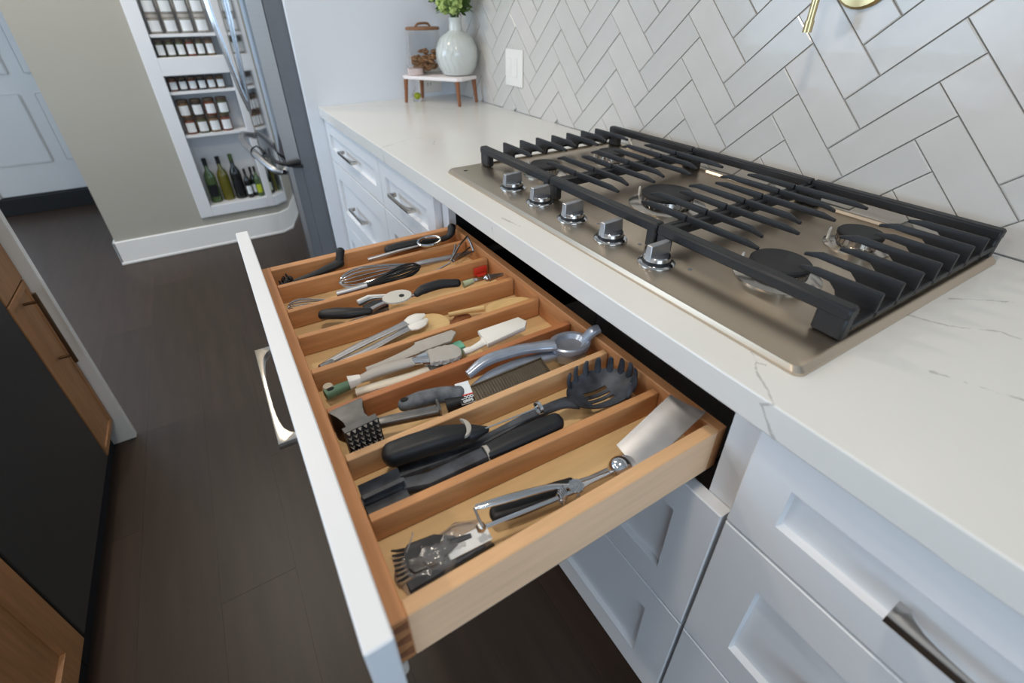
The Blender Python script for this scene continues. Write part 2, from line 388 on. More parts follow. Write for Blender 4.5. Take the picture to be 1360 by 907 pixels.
def window(n, axis, c, a0, a1, z0, z1):
    b = nb(); w = 0.05
    def bx(p0, p1, q0, q1):
        if axis == 0: box(b, (c-.05, p0, q0), (c-.01, p1, q1))
        else: box(b, (p0, c-.05, q0), (p1, c-.01, q1))
    bx(a0, a0+w, z0, z1); bx(a1-w, a1, z0, z1); bx(a0, a1, z0, z0+w); bx(a0, a1, z1-w, z1); bx((a0+a1)/2-.02, (a0+a1)/2+.02, z0, z1)
    struct('window_%d' % n, b, 'trim')
window(1, 0, XL, 1.2, 3.6, 0.85, 2.15); window(2, 1, YB, -2.7, -0.3, 0.95, 2.15)
# tiled wall
b = nb(); box(b, (WX+.0025, YB, 0), (0.76, 4.7, ZC)); wall_right = struct('wall_right', b, 'grout')
TW, TU, TV = 0.0640, 0.8999, 0.4737
def clip(poly, f):
    out = []
    for i in range(len(poly)):
        p, q = poly[i], poly[(i+1) % len(poly)]; a, c = f(p), f(q)
        if a >= 0: out.append(p)
        if (a >= 0) != (c >= 0):
            t = a/(a-c); out.append((p[0]+(q[0]-p[0])*t, p[1]+(q[1]-p[1])*t))
    return out
tile_me = {}
def add_tile(u0, v0, u1, v1, key):
    g = 0.0009
    u0, v0, u1, v1 = u0+g, v0+g, u1-g, v1-g
    uv = [(u0, v0), (u1, v0), (u1, v1), (u0, v1)]
    full = [((u-v)/math.sqrt(2), (u+v)/math.sqrt(2)) for u, v in uv]
    poly = full
    for f in (lambda p: p[1]-T-.001, lambda p: 1.72-p[1], lambda p: FARY-.001-p[0], lambda p: p[0]+0.62): poly = clip(poly, f) if poly else poly
    if len(poly) < 3: return
    area_ = abs(sum(poly[i][0]*poly[(i+1) % len(poly)][1]-poly[(i+1) % len(poly)][0]*poly[i][1] for i in range(len(poly))))/2
    if area_ < 2e-4: return
    cy = sum(p[0] for p in full)/4; cz = sum(p[1] for p in full)/4
    whole = len(poly) == 4 and all(abs(a[0]-c[0])+abs(a[1]-c[1]) < 1e-6 for a, c in zip(poly, full))
    variant = R.randrange(4)
    def mesh():
        bm = nb(); ti, tj = R.uniform(-.006, .006), R.uniform(-.006, .006)
        loc = [(p[0]-cy, p[1]-cz) for p in poly]
        back = [bm.verts.new((0.003, p[0], p[1])) for p in loc]
        def ins(p, k): return (p[0]*(1-k/max(0.03, math.hypot(*p))), p[1]*(1-k/max(0.03, math.hypot(*p))))
        mid = [bm.verts.new((-0.0015+ti*p[0]+tj*p[1], p[0], p[1])) for p in loc]
        fr = [bm.verts.new((-0.003+ti*p[0]+tj*p[1], *ins(p, .0022))) for p in loc]
        n = len(loc)
        for A, Bv in ((back, mid), (mid, fr)):
            for i in range(n): bm.faces.new((A[i], A[(i+1) % n], Bv[(i+1) % n], Bv[i]))
        bm.faces.new(fr); bmesh.ops.recalc_face_normals(bm, faces=bm.faces[:])
        me = bpy.data.meshes.new('tile'); bm.to_mesh(me); bm.free(); me.materials.append(TILEM[R.randrange(len(TILEM))]); return me
    if whole:
        k = (key, variant)
        if k not in tile_me: tile_me[k] = mesh()
        me = tile_me[k]
    else: me = mesh()
    o = bpy.data.objects.new('tile', me); C.objects.link(o); o.parent = wall_right; o.location = (WX+.0015, cy, cz)
TILEM = [mat('glazed_tile_%d' % k, srgb(*c), 0.2, var=0.05, vscale=9+k, bump=0.22, bscale=24, coat=0.2) for k, c in enumerate(((203, 198, 191), (200, 196, 189), (205, 199, 192)))]
for i in range(-14, 40):
    for j in range(-30, 30):
        d = (i-j+5) % 6
        u, v = TU+i*TW, TV+j*TW
        if d == 0: add_tile(u, v, u+3*TW, v+TW, 'h')
        elif d == 5: add_tile(u, v, u+TW, v+3*TW, 'v')
# short white wall that closes the worktop run, and the walls beyond it
b = nb(); box(b, (-0.042, FARY, 0), (WX+.01, FARY+.04, ZC)); struct('wall_end', b, 'wallw')
wall_with_hole('wall_back', 1, PANY, PANY+.16, -1.053, WX+.01, -0.545, -0.105, 0.244, 1.93, 'greige')
b = nb(); box(b, (-1.053, PANY+.16, 0), (-0.93, 4.7, ZC)); struct('wall_hall', b, 'greige')
wall_with_hole('wall_entry', 1, DOORY, DOORY+.12, XL, -1.0, -1.82, -0.98, 0.0, 2.06, 'wallw')
b = nb(); box(b, (-1.066, PANY-.014, 0), (WX, PANY, 0.14), 0.004); box(b, (-1.066, PANY-.018, 0.0), (WX, PANY, 0.016), 0.003)
box(b, (-1.066, PANY-.014, 0), (-1.053, 4.5, 0.14), 0.004); struct('baseboard_back', b, 'trim')
b = nb(); box(b, (-1.86, DOORY-.05, 0.0), (-1.04, DOORY+.06, 0.118), 0.004); struct('trim_1', b, 'dark')
# entry door, six raised panels
b = nb(); box(b, (-1.815, DOORY-.005, 0.122), (-0.985, DOORY+.04, 2.05), 0.003)
door = struct('door_1', b, 'doorp')
for c0, c1 in ((-1.74, -1.44), (-1.36, -1.06)):
    for z0, z1 in ((0.33, 0.78), (0.9, 1.5), (1.62, 1.92)):
        b = nb(); box(b, (c0, DOORY-.013, z0), (c1, DOORY-.005, z1), 0.008); struct('panel', b, 'doorp', door)
b = nb(); box(b, (-1.88, DOORY-.02, 0.118), (-1.82, DOORY+.0, 2.1), 0.004); box(b, (-1.88, DOORY-.02, 2.06), (-0.98, DOORY, 2.12), 0.004); struct('trim_2', b, 'trim')
# recessed ceiling lights
lamp_bm = nb(); lathe(lamp_bm, [(0.077, 0.0), (0.095, 0.0), (0.095, -0.006), (0.077, -0.004), (0.076, 0.0)], (0, 0, 0), 24)
for k, (x, y) in enumerate(DOWNLIGHTS):
    nm = 'round recessed ceiling light with a white ring, ' + ('above the near end of the open drawer', 'above the near end of the island', 'above the far end of the worktop', 'above the far end of the island', 'above the floor in front of the refrigerator')[k]
    t = thing('ceiling_light', nm, 'ceiling light', (x, y, ZC-.001), 'recessed ceiling lights')
    if k == 0:
        OFF.pop(t.name, None); ring0 = obj('ring', lamp_bm, 'trim', t)
    else: put('ring', ring0, t, (0, 0, 0))
    d = bpy.data.lights.new('downlight', 'AREA'); d.shape = 'DISK'; d.size = 0.15; d.energy = 9.0; d.color = (1.0, 0.89, 0.75)
    o = bpy.data.objects.new('downlight', d); C.objects.link(o); o.parent = t; o.location = (0, 0, -0.008)

# ------------------------------------------------------------------ worktop
b = nb(); box(b, (0.0, -0.60, B), (WX-.001, FARY-.001, T), 0.002, 2)
o = obj('countertop', b, 'quartz', smooth=False); single(o, 'white quartz worktop with grey veins running along the tiled wall', 'countertop')

# ------------------------------------------------------------------ cabinets
XF = 0.012                     # outer face of closed fronts
def shaker(bm, y0, y1, z0, z1, fw, x=XF, th=0.02, rec=0.010, sgn=1):
    """front facing -x (sgn 1) or +x (sgn -1) with a recessed centre panel"""
    def rect(xx, i): return [(xx, y0+i, z0+i), (xx, y1-i, z0+i), (xx, y1-i, z1-i), (xx, y0+i, z1-i)]
    xx = lambda d: x+sgn*d
    loft(bm, [rect(xx(th), 0), rect(xx(.0015), 0), rect(xx(0), .0015), rect(xx(0), fw), rect(xx(rec), fw+.0022)])
def pull(bm, length, depth=0.025, th=0.011, x=XF, yc=0, zc=0, sgn=-1):
    """flat bow pull: straight outer edge, long arched cut-out on the inside"""
    h = length/2; poly = [(-h, 0), (-h, depth), (h, depth), (h, 0)]
    n = 18; a = h-.010
    for k in range(n+1):
        t = PI*k/n; c, s = math.cos(t), math.sin(t)
        poly.append((math.copysign(abs(c)**0.62, c)*a, (s**0.8 if s > 1e-6 else 0)*(depth-.0052)))
    m = Matrix(((0, sgn, 0, x), (1, 0, 0, yc), (0, 0, 1, zc), (0, 0, 0, 1)))
    prism(bm, poly, -th/2, th/2, m, 0.001)
def cab_body(bm, y0, y1, stile=0.038, rails=(), void=True):
    x0 = XF+.021
    box(bm, (x0, y0, 0.10), (x0+.019, y0+stile, B-.001)); box(bm, (x0, y1-stile, 0.10), (x0+.019, y1, B-.001))
    box(bm, (x0+.019, y0+.001, 0.10), (WX-.03, y0+.018, B-.001)); box(bm, (x0+.019, y1-.018, 0.10), (WX-.03, y1-.001, B-.001))
    for z0, z1 in rails: box(bm, (x0, y0+stile, z0), (x0+.019, y1-stile, z1))
    box(bm, (x0, y0+.018, 0.10), (WX-.03, y1-.018, 0.118)); box(bm, (WX-.045, y0+.018, 0.118), (WX-.03, y1-.018, B-.001))
def front(parent, y0, y1, z0, z1, fw, plen, label=None, yoff=0):
    b = nb(); shaker(b, y0, y1, z0, z1, fw); d = obj('drawer', b, 'cab', parent, smooth=False)
    b = nb(); pull(b, plen, yc=(y0+y1)/2+yoff, zc=(z0+z1)/2); obj('handle', b, 'nickel', d); return d
ZS = ((0.702, 0.868, 0.052), (0.412, 0.697, 0.066), (0.112, 0.407, 0.066))
def bank(name, y0, y1, plen, label, skip=(), yoff=0):
    t = thing(name, label, 'cabinet', (XF+.05, (y0+y1)/2, 0))
    b = nb(); cab_body(b, y0, y1, rails=((0.395, 0.42), (0.69, 0.71)) if not skip else ((0.395, 0.42),)); obj('body', b, 'cab', t, smooth=False)
    b = nb(); box(b, (0.085, y0, 0.0), (0.10, y1, 0.10)); obj('toe_kick', b, 'dark', t, smooth=False)
    for k, (z0, z1, fw) in enumerate(ZS):
        if k in skip: continue
        front(t, y0+.0015, y1-.0015, z0, z1, fw, plen, yoff=yoff)
    return t
Y0, Y1 = 0.022, 0.920
bank('base_cabinet', Y1+.002, 1.358, 0.165, 'white three-drawer cabinet under the worktop, next to the open drawer on its far side')
bank('base_cabinet', 1.361, FARY-.003, 0.185, 'white three-drawer cabinet at the far end of the worktop, beside the refrigerator wall')
bank('base_cabinet', -0.53, Y0-.003, 0.23, 'white drawer cabinet nearest the camera, with shaker fronts and a bright bow handle', yoff=-0.01)
ct = bank('cooktop_cabinet', Y0, Y1, 0.23, 'white cabinet under the cooktop with its top utensil drawer pulled open', skip=(0,))
# dark sheets that put the shade of the open cavity into colour
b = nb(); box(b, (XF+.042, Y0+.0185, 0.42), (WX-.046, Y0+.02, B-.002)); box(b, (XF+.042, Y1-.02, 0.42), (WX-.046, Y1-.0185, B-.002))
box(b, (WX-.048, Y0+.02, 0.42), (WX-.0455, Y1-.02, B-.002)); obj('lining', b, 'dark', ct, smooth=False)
# the open drawer
DX0, DX1, DY0, DY1, DT, DB = -0.406, 0.050, 0.073, 0.873, 0.800, 0.724
b = nb(); box(b, (DX0+.017, DY0+.017, 0.738), (DX1-.017, DY1-.019, 0.752)); drawer = obj('drawer', b, 'birch', ct, smooth=False)
b = nb(); box(b, (DX0, DY0, DB), (DX0+.017, DY1, DT), 0.0012); obj('front_rail', b, 'beechy', drawer)
b = nb(); box(b, (DX1-.017, DY0, DB), (DX1, DY1, DT), 0.0012); obj('back_rail', b, 'beechy', drawer)
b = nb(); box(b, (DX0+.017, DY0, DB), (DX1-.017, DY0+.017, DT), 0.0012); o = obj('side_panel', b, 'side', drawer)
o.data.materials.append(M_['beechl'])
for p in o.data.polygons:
    if p.normal.z > 0.5 or p.normal.y > 0.5: p.material_index = 1  # top and inner faces keep beech; outer face carries the painted cool light
b = nb(); box(b, (DX0+.017, DY1-.019, DB), (DX1-.017, DY1, DT), 0.0012); obj('side_panel', b, 'beech', drawer)
DIV = [(0.790, 0.790), (0.683, 0.682), (0.587, 0.571), (0.480, 0.479), (0.381, 0.381), (0.285, 0.282), (0.189, 0.171)]
for k, (ya, yb) in enumerate(DIV):
    b = nb(); mt = Matrix.Translation((0, ya, 0)) @ Matrix.Rotation(0, 4, 'Z')
    vs = box(b, (DX0+.0185, 0, 0.7525), (DX1-.0185, 0.012, 0.790), 0.001)
    for v in vs:
        f = (v.co.x-DX0)/(DX1-DX0); v.co.y += ya+(yb-ya)*f
    obj('divider', b, ('beech', 'beech', 'beech', 'beech', 'beechr', 'beechl', 'beech')[k], drawer)
for k in range(3):
    z = DB+.008+k*.024; b = nb()
    m = Matrix(((1, 0, 0, DX0), (0, 0, 1, DY0-.0003), (0, 1, 0, z), (0, 0, 0, 1)))
    prism(b, [(0.0005, .003), (0.0005, .011), (0.016, .014), (0.016, 0.0)], 0, 0.003, m); obj('dovetail', b, 'endgrain', drawer, smooth=False)
b = nb(); box(b, (-0.430, 0.030, 0.702), (-0.4065, 0.926, 0.868), 0.0015); obj('front_panel', b, 'cab', drawer, smooth=False)
b = nb(); pull(b, 0.23, x=-0.430, yc=0.468, zc=0.79); obj('handle', b, 'nickel', drawer)
b = nb(); lathe(b, [(0.004, 0), (0.006, 0.001), (0.006, 0.012), (0.003, 0.016)], (-0.404, 0.078, 0.700), 12); obj('slide_clip', b, 'white', drawer)
for y in (DY0+.006, DY1-.016):
    b = nb(); box(b, (-0.35, y, 0.710), (0.40, y+.010, 0.7235)); obj('slide', b, 'satin', drawer, smooth=False)

# ------------------------------------------------------------------ cooktop
CX0, CX1, CY0, CY1 = 0.060, 0.594, 0.020, 0.934
t = thing('gas_cooktop', 'stainless steel gas cooktop with black cast iron grates set into the white worktop', 'cooktop', ((CX0+CX1)/2, (CY0+CY1)/2, T))
b = nb()
def rr(x0, x1, y0, y1, z, r, n=5):
    out = []
    for cx, cy, a0 in ((x1-r, y1-r, 0), (x0+r, y1-r, 90), (x0+r, y0+r, 180), (x1-r, y0+r, 270)):
        for k in range(n+1):
            a = math.radians(a0+90*k/n); out.append((cx+r*math.cos(a), cy+r*math.sin(a), z))
    return out
PT = 0.925
loft(b, [rr(CX0, CX1, CY0, CY1, T+.0005, .012), rr(CX0, CX1, CY0, CY1, T+.004, .012), rr(CX0+.003, CX1-.003, CY0+.006, CY1-.006, PT-.001, .011),
         rr(CX0+.006, CX1-.006, CY0+.009, CY1-.009, PT, .010), rr(0.158, CX1-.012, CY0+.014, CY1-.014, PT, .010), rr(0.161, CX1-.015, CY0+.017, CY1-.017, PT-.0045, .010)])
obj('top_panel', b, 'steel', t, angle=25)
b = nb(); box(b, (0.085, 0.885, PT-.0002), (0.095, 0.891, PT+.0004)); obj('maker_mark', b, 'dark', t, smooth=False)
# grates
def bar(bm, x0, x1, y0, y1, z0, z1, bev=0.0015): box(bm, (x0, y0, z0), (x1, y1, z1), bev)
GT, GX0, GX1 = 0.970, 0.146, 0.586
def grate(y0, y1, burners, outer):
    b = nb(); L = y1-y0
    for x0, x1 in ((GX0, GX0+.020), (GX1-.020, GX1)):
        bar(b, x0, x1, y0, y1, GT-.017, GT, .003)
        for ya, yb, o_ in ((y0, y0+.038, 0), (y1-.038, y1, 1)):
            if o_ in outer: yy = (ya, yb)
            else: yy = (ya, ya+.022) if o_ == 0 else (yb-.022, yb)
            bar(b, x0+.0012, x1-.0012, yy[0]+.0005, yy[1]-.0005, PT-.0042 if x0 > 0.155 else PT+.0005, GT-.012, .003)
    for k_, (ys, s) in enumerate(((y0, 1), (y1, -1))):
        ya, yb = min(ys, ys+s*.010), max(ys, ys+s*.010)
        if k_ in outer: bar(b, GX0+.018, GX1-.018, ya, yb, GT-.034, GT-.025, .0015)
        else: bar(b, GX0+.018, GX1-.018, ya, yb, GT-.026, GT-.008, .002)
    xs = [GX0+.020+(GX1-GX0-.04)*(k+1)/8 for k in range(7)]
    for k, x in enumerate(xs):
        for e_, (ys, s) in enumerate(((y0, 1), (y1, -1))):
            ln = L/2-(.018 if (k+e_) % 2 else .045)
            for bx, by, br in burners:
                if abs(x-bx) < br*.95: ln = min(ln, abs(by-ys)-br*.45)
            w = .0034; drop = .004 if k % 2 else .001
            if e_ in outer:
                prof = [(0, GT-.034), (0, GT-.001), (.002, GT), (ln-.022, GT), (ln, GT-.004-drop), (ln, GT-.008-drop), (ln-.020, GT-.009), (.060, GT-.0095), (.050, GT-.018), (.046, GT-.033), (.044, GT-.034)]
            else:
                prof = [(0, GT-.018), (0, GT-.001), (.002, GT), (ln-.022, GT), (ln, GT-.004-drop), (ln, GT-.008-drop), (ln-.020, GT-.009), (.014, GT-.0095), (.010, GT-.018)]
            m = Matrix(((0, 0, 1, x), (s, 0, 0, ys), (0, 1, 0, 0), (0, 0, 0, 1)))
            prism(b, prof, -w, w, m, 0.001)
    return b
BURN = {'right': [(0.245, 0.172, .042), (0.452, 0.165, .034)], 'mid': [(0.335, 0.473, .052)], 'left': [(0.245, 0.775, .036), (0.452, 0.775, .036)]}
for (y0, y1), k, lb in (((0.028, 0.3245), 'right', (0,)), ((0.3265, 0.620), 'mid', ()), ((0.622, 0.917), 'left', (1,))):
    obj('grate', grate(y0, y1, BURN[k], lb), 'iron', t, angle=40)
for k, ls in BURN.items():
    for bx, by, br in ls:
        b = nb(); z = PT-.0045
        lathe(b, [(br*1.45, z), (br*1.45, z+.002), (br*1.2, z+.006), (br*.95, z+.008), (br*.92, z+.017), (br*.8, z+.018), (br*.5, z+.018)], (bx, by, 0), 32)
        for q in range(24):
            a = 2*PI*q/24; m = Matrix.Translation((bx, by, z+.0125)) @ Matrix.Rotation(a, 4, 'Z')
            box(b, (br*.9, -.0012, -.004), (br*.97, .0012, .004), mtx=m)
        bo = obj('burner', b, 'nickel', t)
        b = nb(); lathe(b, [(br*.9, z+.0185), (br, z+.020), (br, z+.024), (br*.93, z+.0265), (br*.3, z+.0275), (0, z+.0275)], (bx, by, 0), 32); obj('burner_cap', b, 'burncap', bo)
        b = nb(); lathe(b, [(.0022, z), (.0022, z+.022), (.0012, z+.025)], (bx-.02, by+br*1.12, 0), 8); obj('spark_pin', b, 'white', bo)
# knobs
for k in range(5):
    kx, ky = 0.117, 0.290+k*.1058
    b = nb(); lathe(b, [(.022, PT), (.0285, PT+.0005), (.0285, PT+.003), (.0255, PT+.0048), (.019, PT+.0048)], (kx, ky, 0), 36); ring = obj('knob', b, 'chrome', t)
    b = nb(); lathe(b, [(.0225, PT+.0048), (.0225, PT+.0090), (.019, PT+.0090)], (kx, ky, 0), 30); obj('collar', b, 'rubber', ring)
    b = nb(); lathe(b, [(.0215, PT+.0090), (.0210, PT+.0145), (.0195, PT+.0160), (0, PT+.0165)], (kx, ky, 0), 36); obj('knob_body', b, 'chrome', ring)
    b = nb(); vs = box(b, (kx-.0225, ky-.0062, PT+.0100), (kx+.0215, ky+.0062, PT+.0345), .0012)
    for v in vs:
        if v.co.z > PT+.02: v.co.x = kx+(v.co.x-kx)*.93; v.co.y = ky+(v.co.y-ky)*.85
    obj('grip', b, 'satin', ring)
for k in range(5):
    ky = 0.290+k*.1058
    b = nb(); lathe(b, [(.0035, PT), (.0035, PT+.0003)], (0.145, ky-.042, 0), 10); obj('burner_mark', b, 'fridgeside', t)

# ------------------------------------------------------------------ refrigerator
FY0, FY1, FXC = FARY+.048, 3.02, -0.113
t = thing('refrigerator', 'stainless french door refrigerator with dark grey sides beyond the white end wall', 'refrigerator', (0.2, (FY0+FY1)/2, 0))
b = nb(); box(b, (FXC+.002, FY0, 0.03), (0.60, FY1, 1.76), 0.004); obj('case', b, 'fridgeside', t)
b = nb(); box(b, (FXC+.06, FY0+.01, 0.0), (0.58, FY1-.01, 0.03)); obj('plinth', b, 'dark', t, smooth=False)
def bowed(bm, ya, yb, z0, z1, xs, xbow, xback):
    """door slab whose face bows out between the two sides of the appliance"""
    pts = []
    n = 14
    for k in range(n+1):
        y = ya+(yb-ya)*k/n; f = (y-FY0)/(FY1-FY0)
        edge = min(y-ya, yb-y); rnd = .012*max(0, 1-edge/.018)**2
        pts.append((xs-(xs-xbow)*math.sin(PI*f)+rnd, y))
    pts += [(xback, yb), (xback, ya)]
    prism(bm, pts, z0, z1, None, 0.003)
ym = (FY0+FY1)/2
def edge_faces(o):
    o.data.materials.append(M_['fridgeedge'])
    for p in o.data.polygons:
        if abs(p.normal.y) > 0.75 or p.normal.z > 0.8: p.material_index = 1
for ya, yb in ((FY0, ym-.003), (ym+.003, FY1)):
    b = nb(); bowed(b, ya, yb, 0.69, 1.77, -0.180, -0.222, FXC); d = obj('door', b, 'fridge', t, angle=20); edge_faces(d)
    yh = yb-.035 if ya == FY0 else ya+.035
    b = nb(); tube(b, smooth_path([(-.218, yh, .84), (-.236, yh, .95), (-.252, yh, 1.1), (-.266, yh, 1.28), (-.262, yh, 1.45), (-.240, yh, 1.6), (-.216, yh, 1.68)], 6), .0095, 12); obj('handle', b, 'chrome', d)
b = nb(); bowed(b, FY0, FY1, 0.09, 0.68, -0.180, -0.222, -0.150); d = obj('freezer_drawer', b, 'fridge', t, angle=20); edge_faces(d)
b = nb(); box(b, (-0.150, FY0+.002, 0.09), (FXC+.002, FY1-.002, 0.68)); obj('drawer_body', b, 'fridgeside', d, smooth=False)
b = nb(); tube(b, smooth_path([(-.186, FY0+.05, .648), (-.222, FY0+.07, .665), (-.262, 2.32, .70), (-.285, 2.565, .715), (-.268, 2.8, .70), (-.225, FY1-.07, .665), (-.188, FY1-.05, .648)], 6), .0155, 14); obj('handle', b, 'satin', d)
b = nb(); P = smooth_path([(-.250, 2.33, .735), (-.272, 2.34, .722), (-.278, 2.33, .70), (-.262, 2.31, .685), (-.240, 2.28, .70), (-.225, 2.20, .715), (-.205, 2.12, .705), (-.165, 2.098, .695), (-.115, 2.098, .700)], 6)
tube(b, P, (.003, .009), 8, upv=(0, 0, 1)); tube(b, smooth_path([(-.170, 2.095, .690), (-.14, 2.094, .682), (-.108, 2.097, .678)], 4), (.003, .007), 8, upv=(0, 0, 1))
tube(b, smooth_path([(-.250, 2.33, .735), (-.238, 2.30, .725), (-.232, 2.26, .712)], 4), (.003, .008), 8, upv=(0, 0, 1))
o = obj('strap', b, 'rubber'); single(o, 'black strap looped round the low refrigerator handle', 'strap')

# ------------------------------------------------------------------ island
IX = -0.965
t = thing('island_cabinet', 'narrow oak island cabinet with a bronze bar pull beside the white end slab', 'cabinet', (IX-.3, 1.42, 0))
b = nb(); box(b, (IX-.62, 1.335, 0.10), (IX-.021, 1.513, B-.001)); obj('body', b, 'oak', t, smooth=False)
b = nb(); shaker(b, 1.337, 1.512, 0.104, 0.640, .018, x=IX, sgn=-1, rec=.004); d = obj('door', b, 'oak', t)
b = nb(); tube(b, [(IX+.030, 1.425, .40), (IX+.030, 1.425, .63)], .0055, 10)
for z in (.425, .605): tube(b, [(IX-.001, 1.425, z), (IX+.030, 1.425, z)], .0045, 8)
obj('handle', b, mat('bronze', srgb(110, 86, 62), 0.35, 0.8, var=.1), d)
b = nb(); box(b, (IX-.02, 1.337, 0.645), (IX, 1.512, 0.868), .0015); obj('drawer', b, 'oak', t)
b = nb(); box(b, (IX-.06, 1.335, 0), (IX-.035, 1.513, 0.10)); obj('toe_kick', b, 'dark', t, smooth=False)
t = thing('dishwasher', 'dark flat-fronted appliance built into the island between oak cabinets', 'appliance', (IX-.3, 1.04, 0))
b = nb(); box(b, (IX-.6, 0.752, 0.10), (IX-.021, 1.333, B-.001)); obj('body', b, 'dark', t, smooth=False)
b = nb(); box(b, (IX-.02, 0.756, 0.105), (IX, 1.329, 0.868), .002); obj('door', b, 'appl', t)
b = nb(); box(b, (IX-.06, 0.752, 0), (IX-.035, 1.333, 0.10)); obj('toe_kick', b, 'dark', t, smooth=False)
b = nb(); tube(b, [(IX+.028, .82, .80), (IX+.028, 1.27, .80)], .007, 10)
for y in (.84, 1.25): tube(b, [(IX-.001, y, .80), (IX+.028, y, .80)], .005, 8)
obj('handle', b, 'satin', t)
t = thing('island_cabinet', 'wide oak island cabinet with a shaker door, nearest the camera at the left', 'cabinet', (IX-.3, 0.35, 0))
b = nb(); box(b, (IX-.62, 0.0, 0.10), (IX-.021, 0.750, B-.001)); obj('body', b, 'oak', t, smooth=False)
b = nb(); shaker(b, 0.002, 0.748, 0.104, 0.868, .062, x=IX, sgn=-1, rec=.009); obj('door', b, 'oak', t)
b = nb(); box(b, (IX-.06, 0.0, 0), (IX-.035, 0.75, 0.10)); obj('toe_kick', b, 'dark', t, smooth=False)
b = nb(); box(b, (-1.95, 1.516, 0.001), (-0.936, 1.540, T), .0015); box(b, (-1.95, -0.05, B), (-0.936, 1.516, T), .0015)
o = obj('waterfall_worktop', b, 'quartz'); single(o, 'white island worktop turning down to the floor as an end slab', 'countertop')
# ------------------------------------------------------------------ pantry niche
NX0, NX1, NYB = -0.535, -0.190, 3.300
t = thing('pantry_shelf', 'white framed pantry niche with shelves of jars and bottles, seen past the refrigerator', 'shelf', (-0.36, 3.23, 0.2))
FY = PANY-.018
b = nb(); box(b, (-0.601, FY, 0.192), (NX0, PANY-.0005, 1.95), .002); box(b, (-0.221, FY, 0.192), (-0.10, PANY-.0005, 1.95), .002)
box(b, (NX0, FY, 0.192), (-0.221, PANY-.0005, 0.254), .002); box(b, (NX0, FY, 0.961), (-0.221, PANY-.0005, 1.045), .002); box(b, (NX0, FY, 1.90), (-0.221, PANY-.0005, 1.95), .002)
obj('frame', b, 'cab', t)
b = nb(); box(b, (-0.543, PANY, 0.246), (NX0, NYB, 1.925)); box(b, (-0.221, PANY, 0.246), (-0.213, NYB, 1.925)); box(b, (NX0, NYB-.008, 0.246), (-0.221, NYB, 1.925)); obj('lining', b, 'cab', t, smooth=False)
for z, th in ((0.254, .008), (0.659, .014), (0.882, .014), (1.045, .02), (1.151, .014), (1.42, .014)):
    b = nb(); box(b, (NX0+.0005, PANY+.0005, z-th), (-0.2215, NYB-.0085, z)); obj('shelf', b, 'cab', t, smooth=False)
def make_jar(r, h, spice, loc, label, lid='jarlid'):
    t = thing('spice_jar', label, 'jar', loc)
    OFF.pop(t.name, None)
    b = nb(); lathe(b, [(r*.9, 0), (r, .003), (r, h*.74), (r*.86, h*.8), (r*.86, h*.82)], seg=16); obj('jar_body', b, SPICE[spice], t)
    b = nb(); lathe(b, [(r*.93, h*.82), (r*.95, h*.83), (r*.95, h*.985), (r*.9, h)], seg=16); obj('lid', b, lid, t)
    b = nb(); rows = []
    for z in (h*.12, h*.68): rows.append([b.verts.new(((r+.0006)*math.sin(a), -(r+.0006)*math.cos(a), z)) for a in [(-0.85+1.7*k/6) for k in range(7)]])
    for k in range(6): b.faces.new((rows[0][k], rows[0][k+1], rows[1][k+1], rows[1][k]))
    obj('label', b, 'label', t); return t
NTH = ['first', 'second', 'third', 'fourth', 'fifth', 'sixth', 'seventh']
def row(n, x0, pitch, z, r, h, where, y=PANY+.045, pale=False):
    for k in range(n):
        p = make_jar(r, h, 4 if pale else R.randrange(4), (x0+pitch*k, y, z), 'white-labelled spice jar, %s from the left, %s' % (NTH[k], where), 'grey' if pale else 'jarlid')
        p['group'] = 'labelled spice jars in the pantry niche'
row(4, -0.497, .070, 1.2375, .031, .084, 'topmost row in view', pale=True)
row(4, -0.497, .070, 1.1515, .031, .0855, 'second row from the top', pale=True)
row(6, -0.508, .0455, 1.0455, .021, .082, 'row above the thick middle rail')
row(6, -0.508, .0455, 0.8825, .021, .066, 'row below the thick middle rail')
row(4, -0.497, .064, 0.7495, .029, .088, 'upper layer of the lower stack')
row(4, -0.493, .060, 0.6595, .0285, .0895, 'lower layer of the lower stack')
def bottle(x, y, h, r, m, lm, label, foil='foil'):
    t = thing('bottle', label, 'bottle', (x, y, 0.2545)); OFF.pop(t.name, None); t['group'] = 'bottles on the lowest pantry shelf'
    b = nb(); lathe(b, [(r*.9, 0), (r, .004), (r, h*.55), (r*.9, h*.62), (r*.38, h*.75), (r*.34, h*.97)], seg=18); obj('glass', b, m, t)
    b = nb(); lathe(b, [(r*.40, h*.84), (r*.40, h*.99), (r*.3, h)], seg=14); obj('cap', b, foil, t)
    b = nb(); rows = []
    for z in (h*.14, h*.42): rows.append([b.verts.new(((r+.0006)*math.sin(a), -(r+.0006)*math.cos(a), z)) for a in [(-0.8+1.6*k/6) for k in range(7)]])
    for k in range(6): b.faces.new((rows[0][k], rows[0][k+1], rows[1][k+1], rows[1][k]))
    obj('label', b, lm, t)
bottle(-0.490, PANY+.06, .262, .031, 'bgreen', 'foil', 'tall green bottle with a black label, first from the left on the lowest pantry shelf')
bottle(-0.420, PANY+.07, .262, .031, 'bolive', 'bolive', 'tall amber-olive bottle, second from the left on the lowest pantry shelf')
bottle(-0.350, PANY+.06, .268, .031, 'bdark', 'foil', 'tall dark bottle with a green neck, third on the lowest pantry shelf', 'bgreen')
bottle(-0.300, PANY+.035, .178, .018, 'bdark', 'label', 'small bottle with a white label, next to the tall dark bottle on the lowest shelf')
bottle(-0.265, PANY+.055, .178, .018, 'bdark', 'label', 'small bottle with a white label, in the middle of the three small bottles')
bottle(-0.243, PANY+.030, .184, .018, 'bgreen', 'lime', 'small bottle with a lime-yellow label at the right end of the lowest shelf')

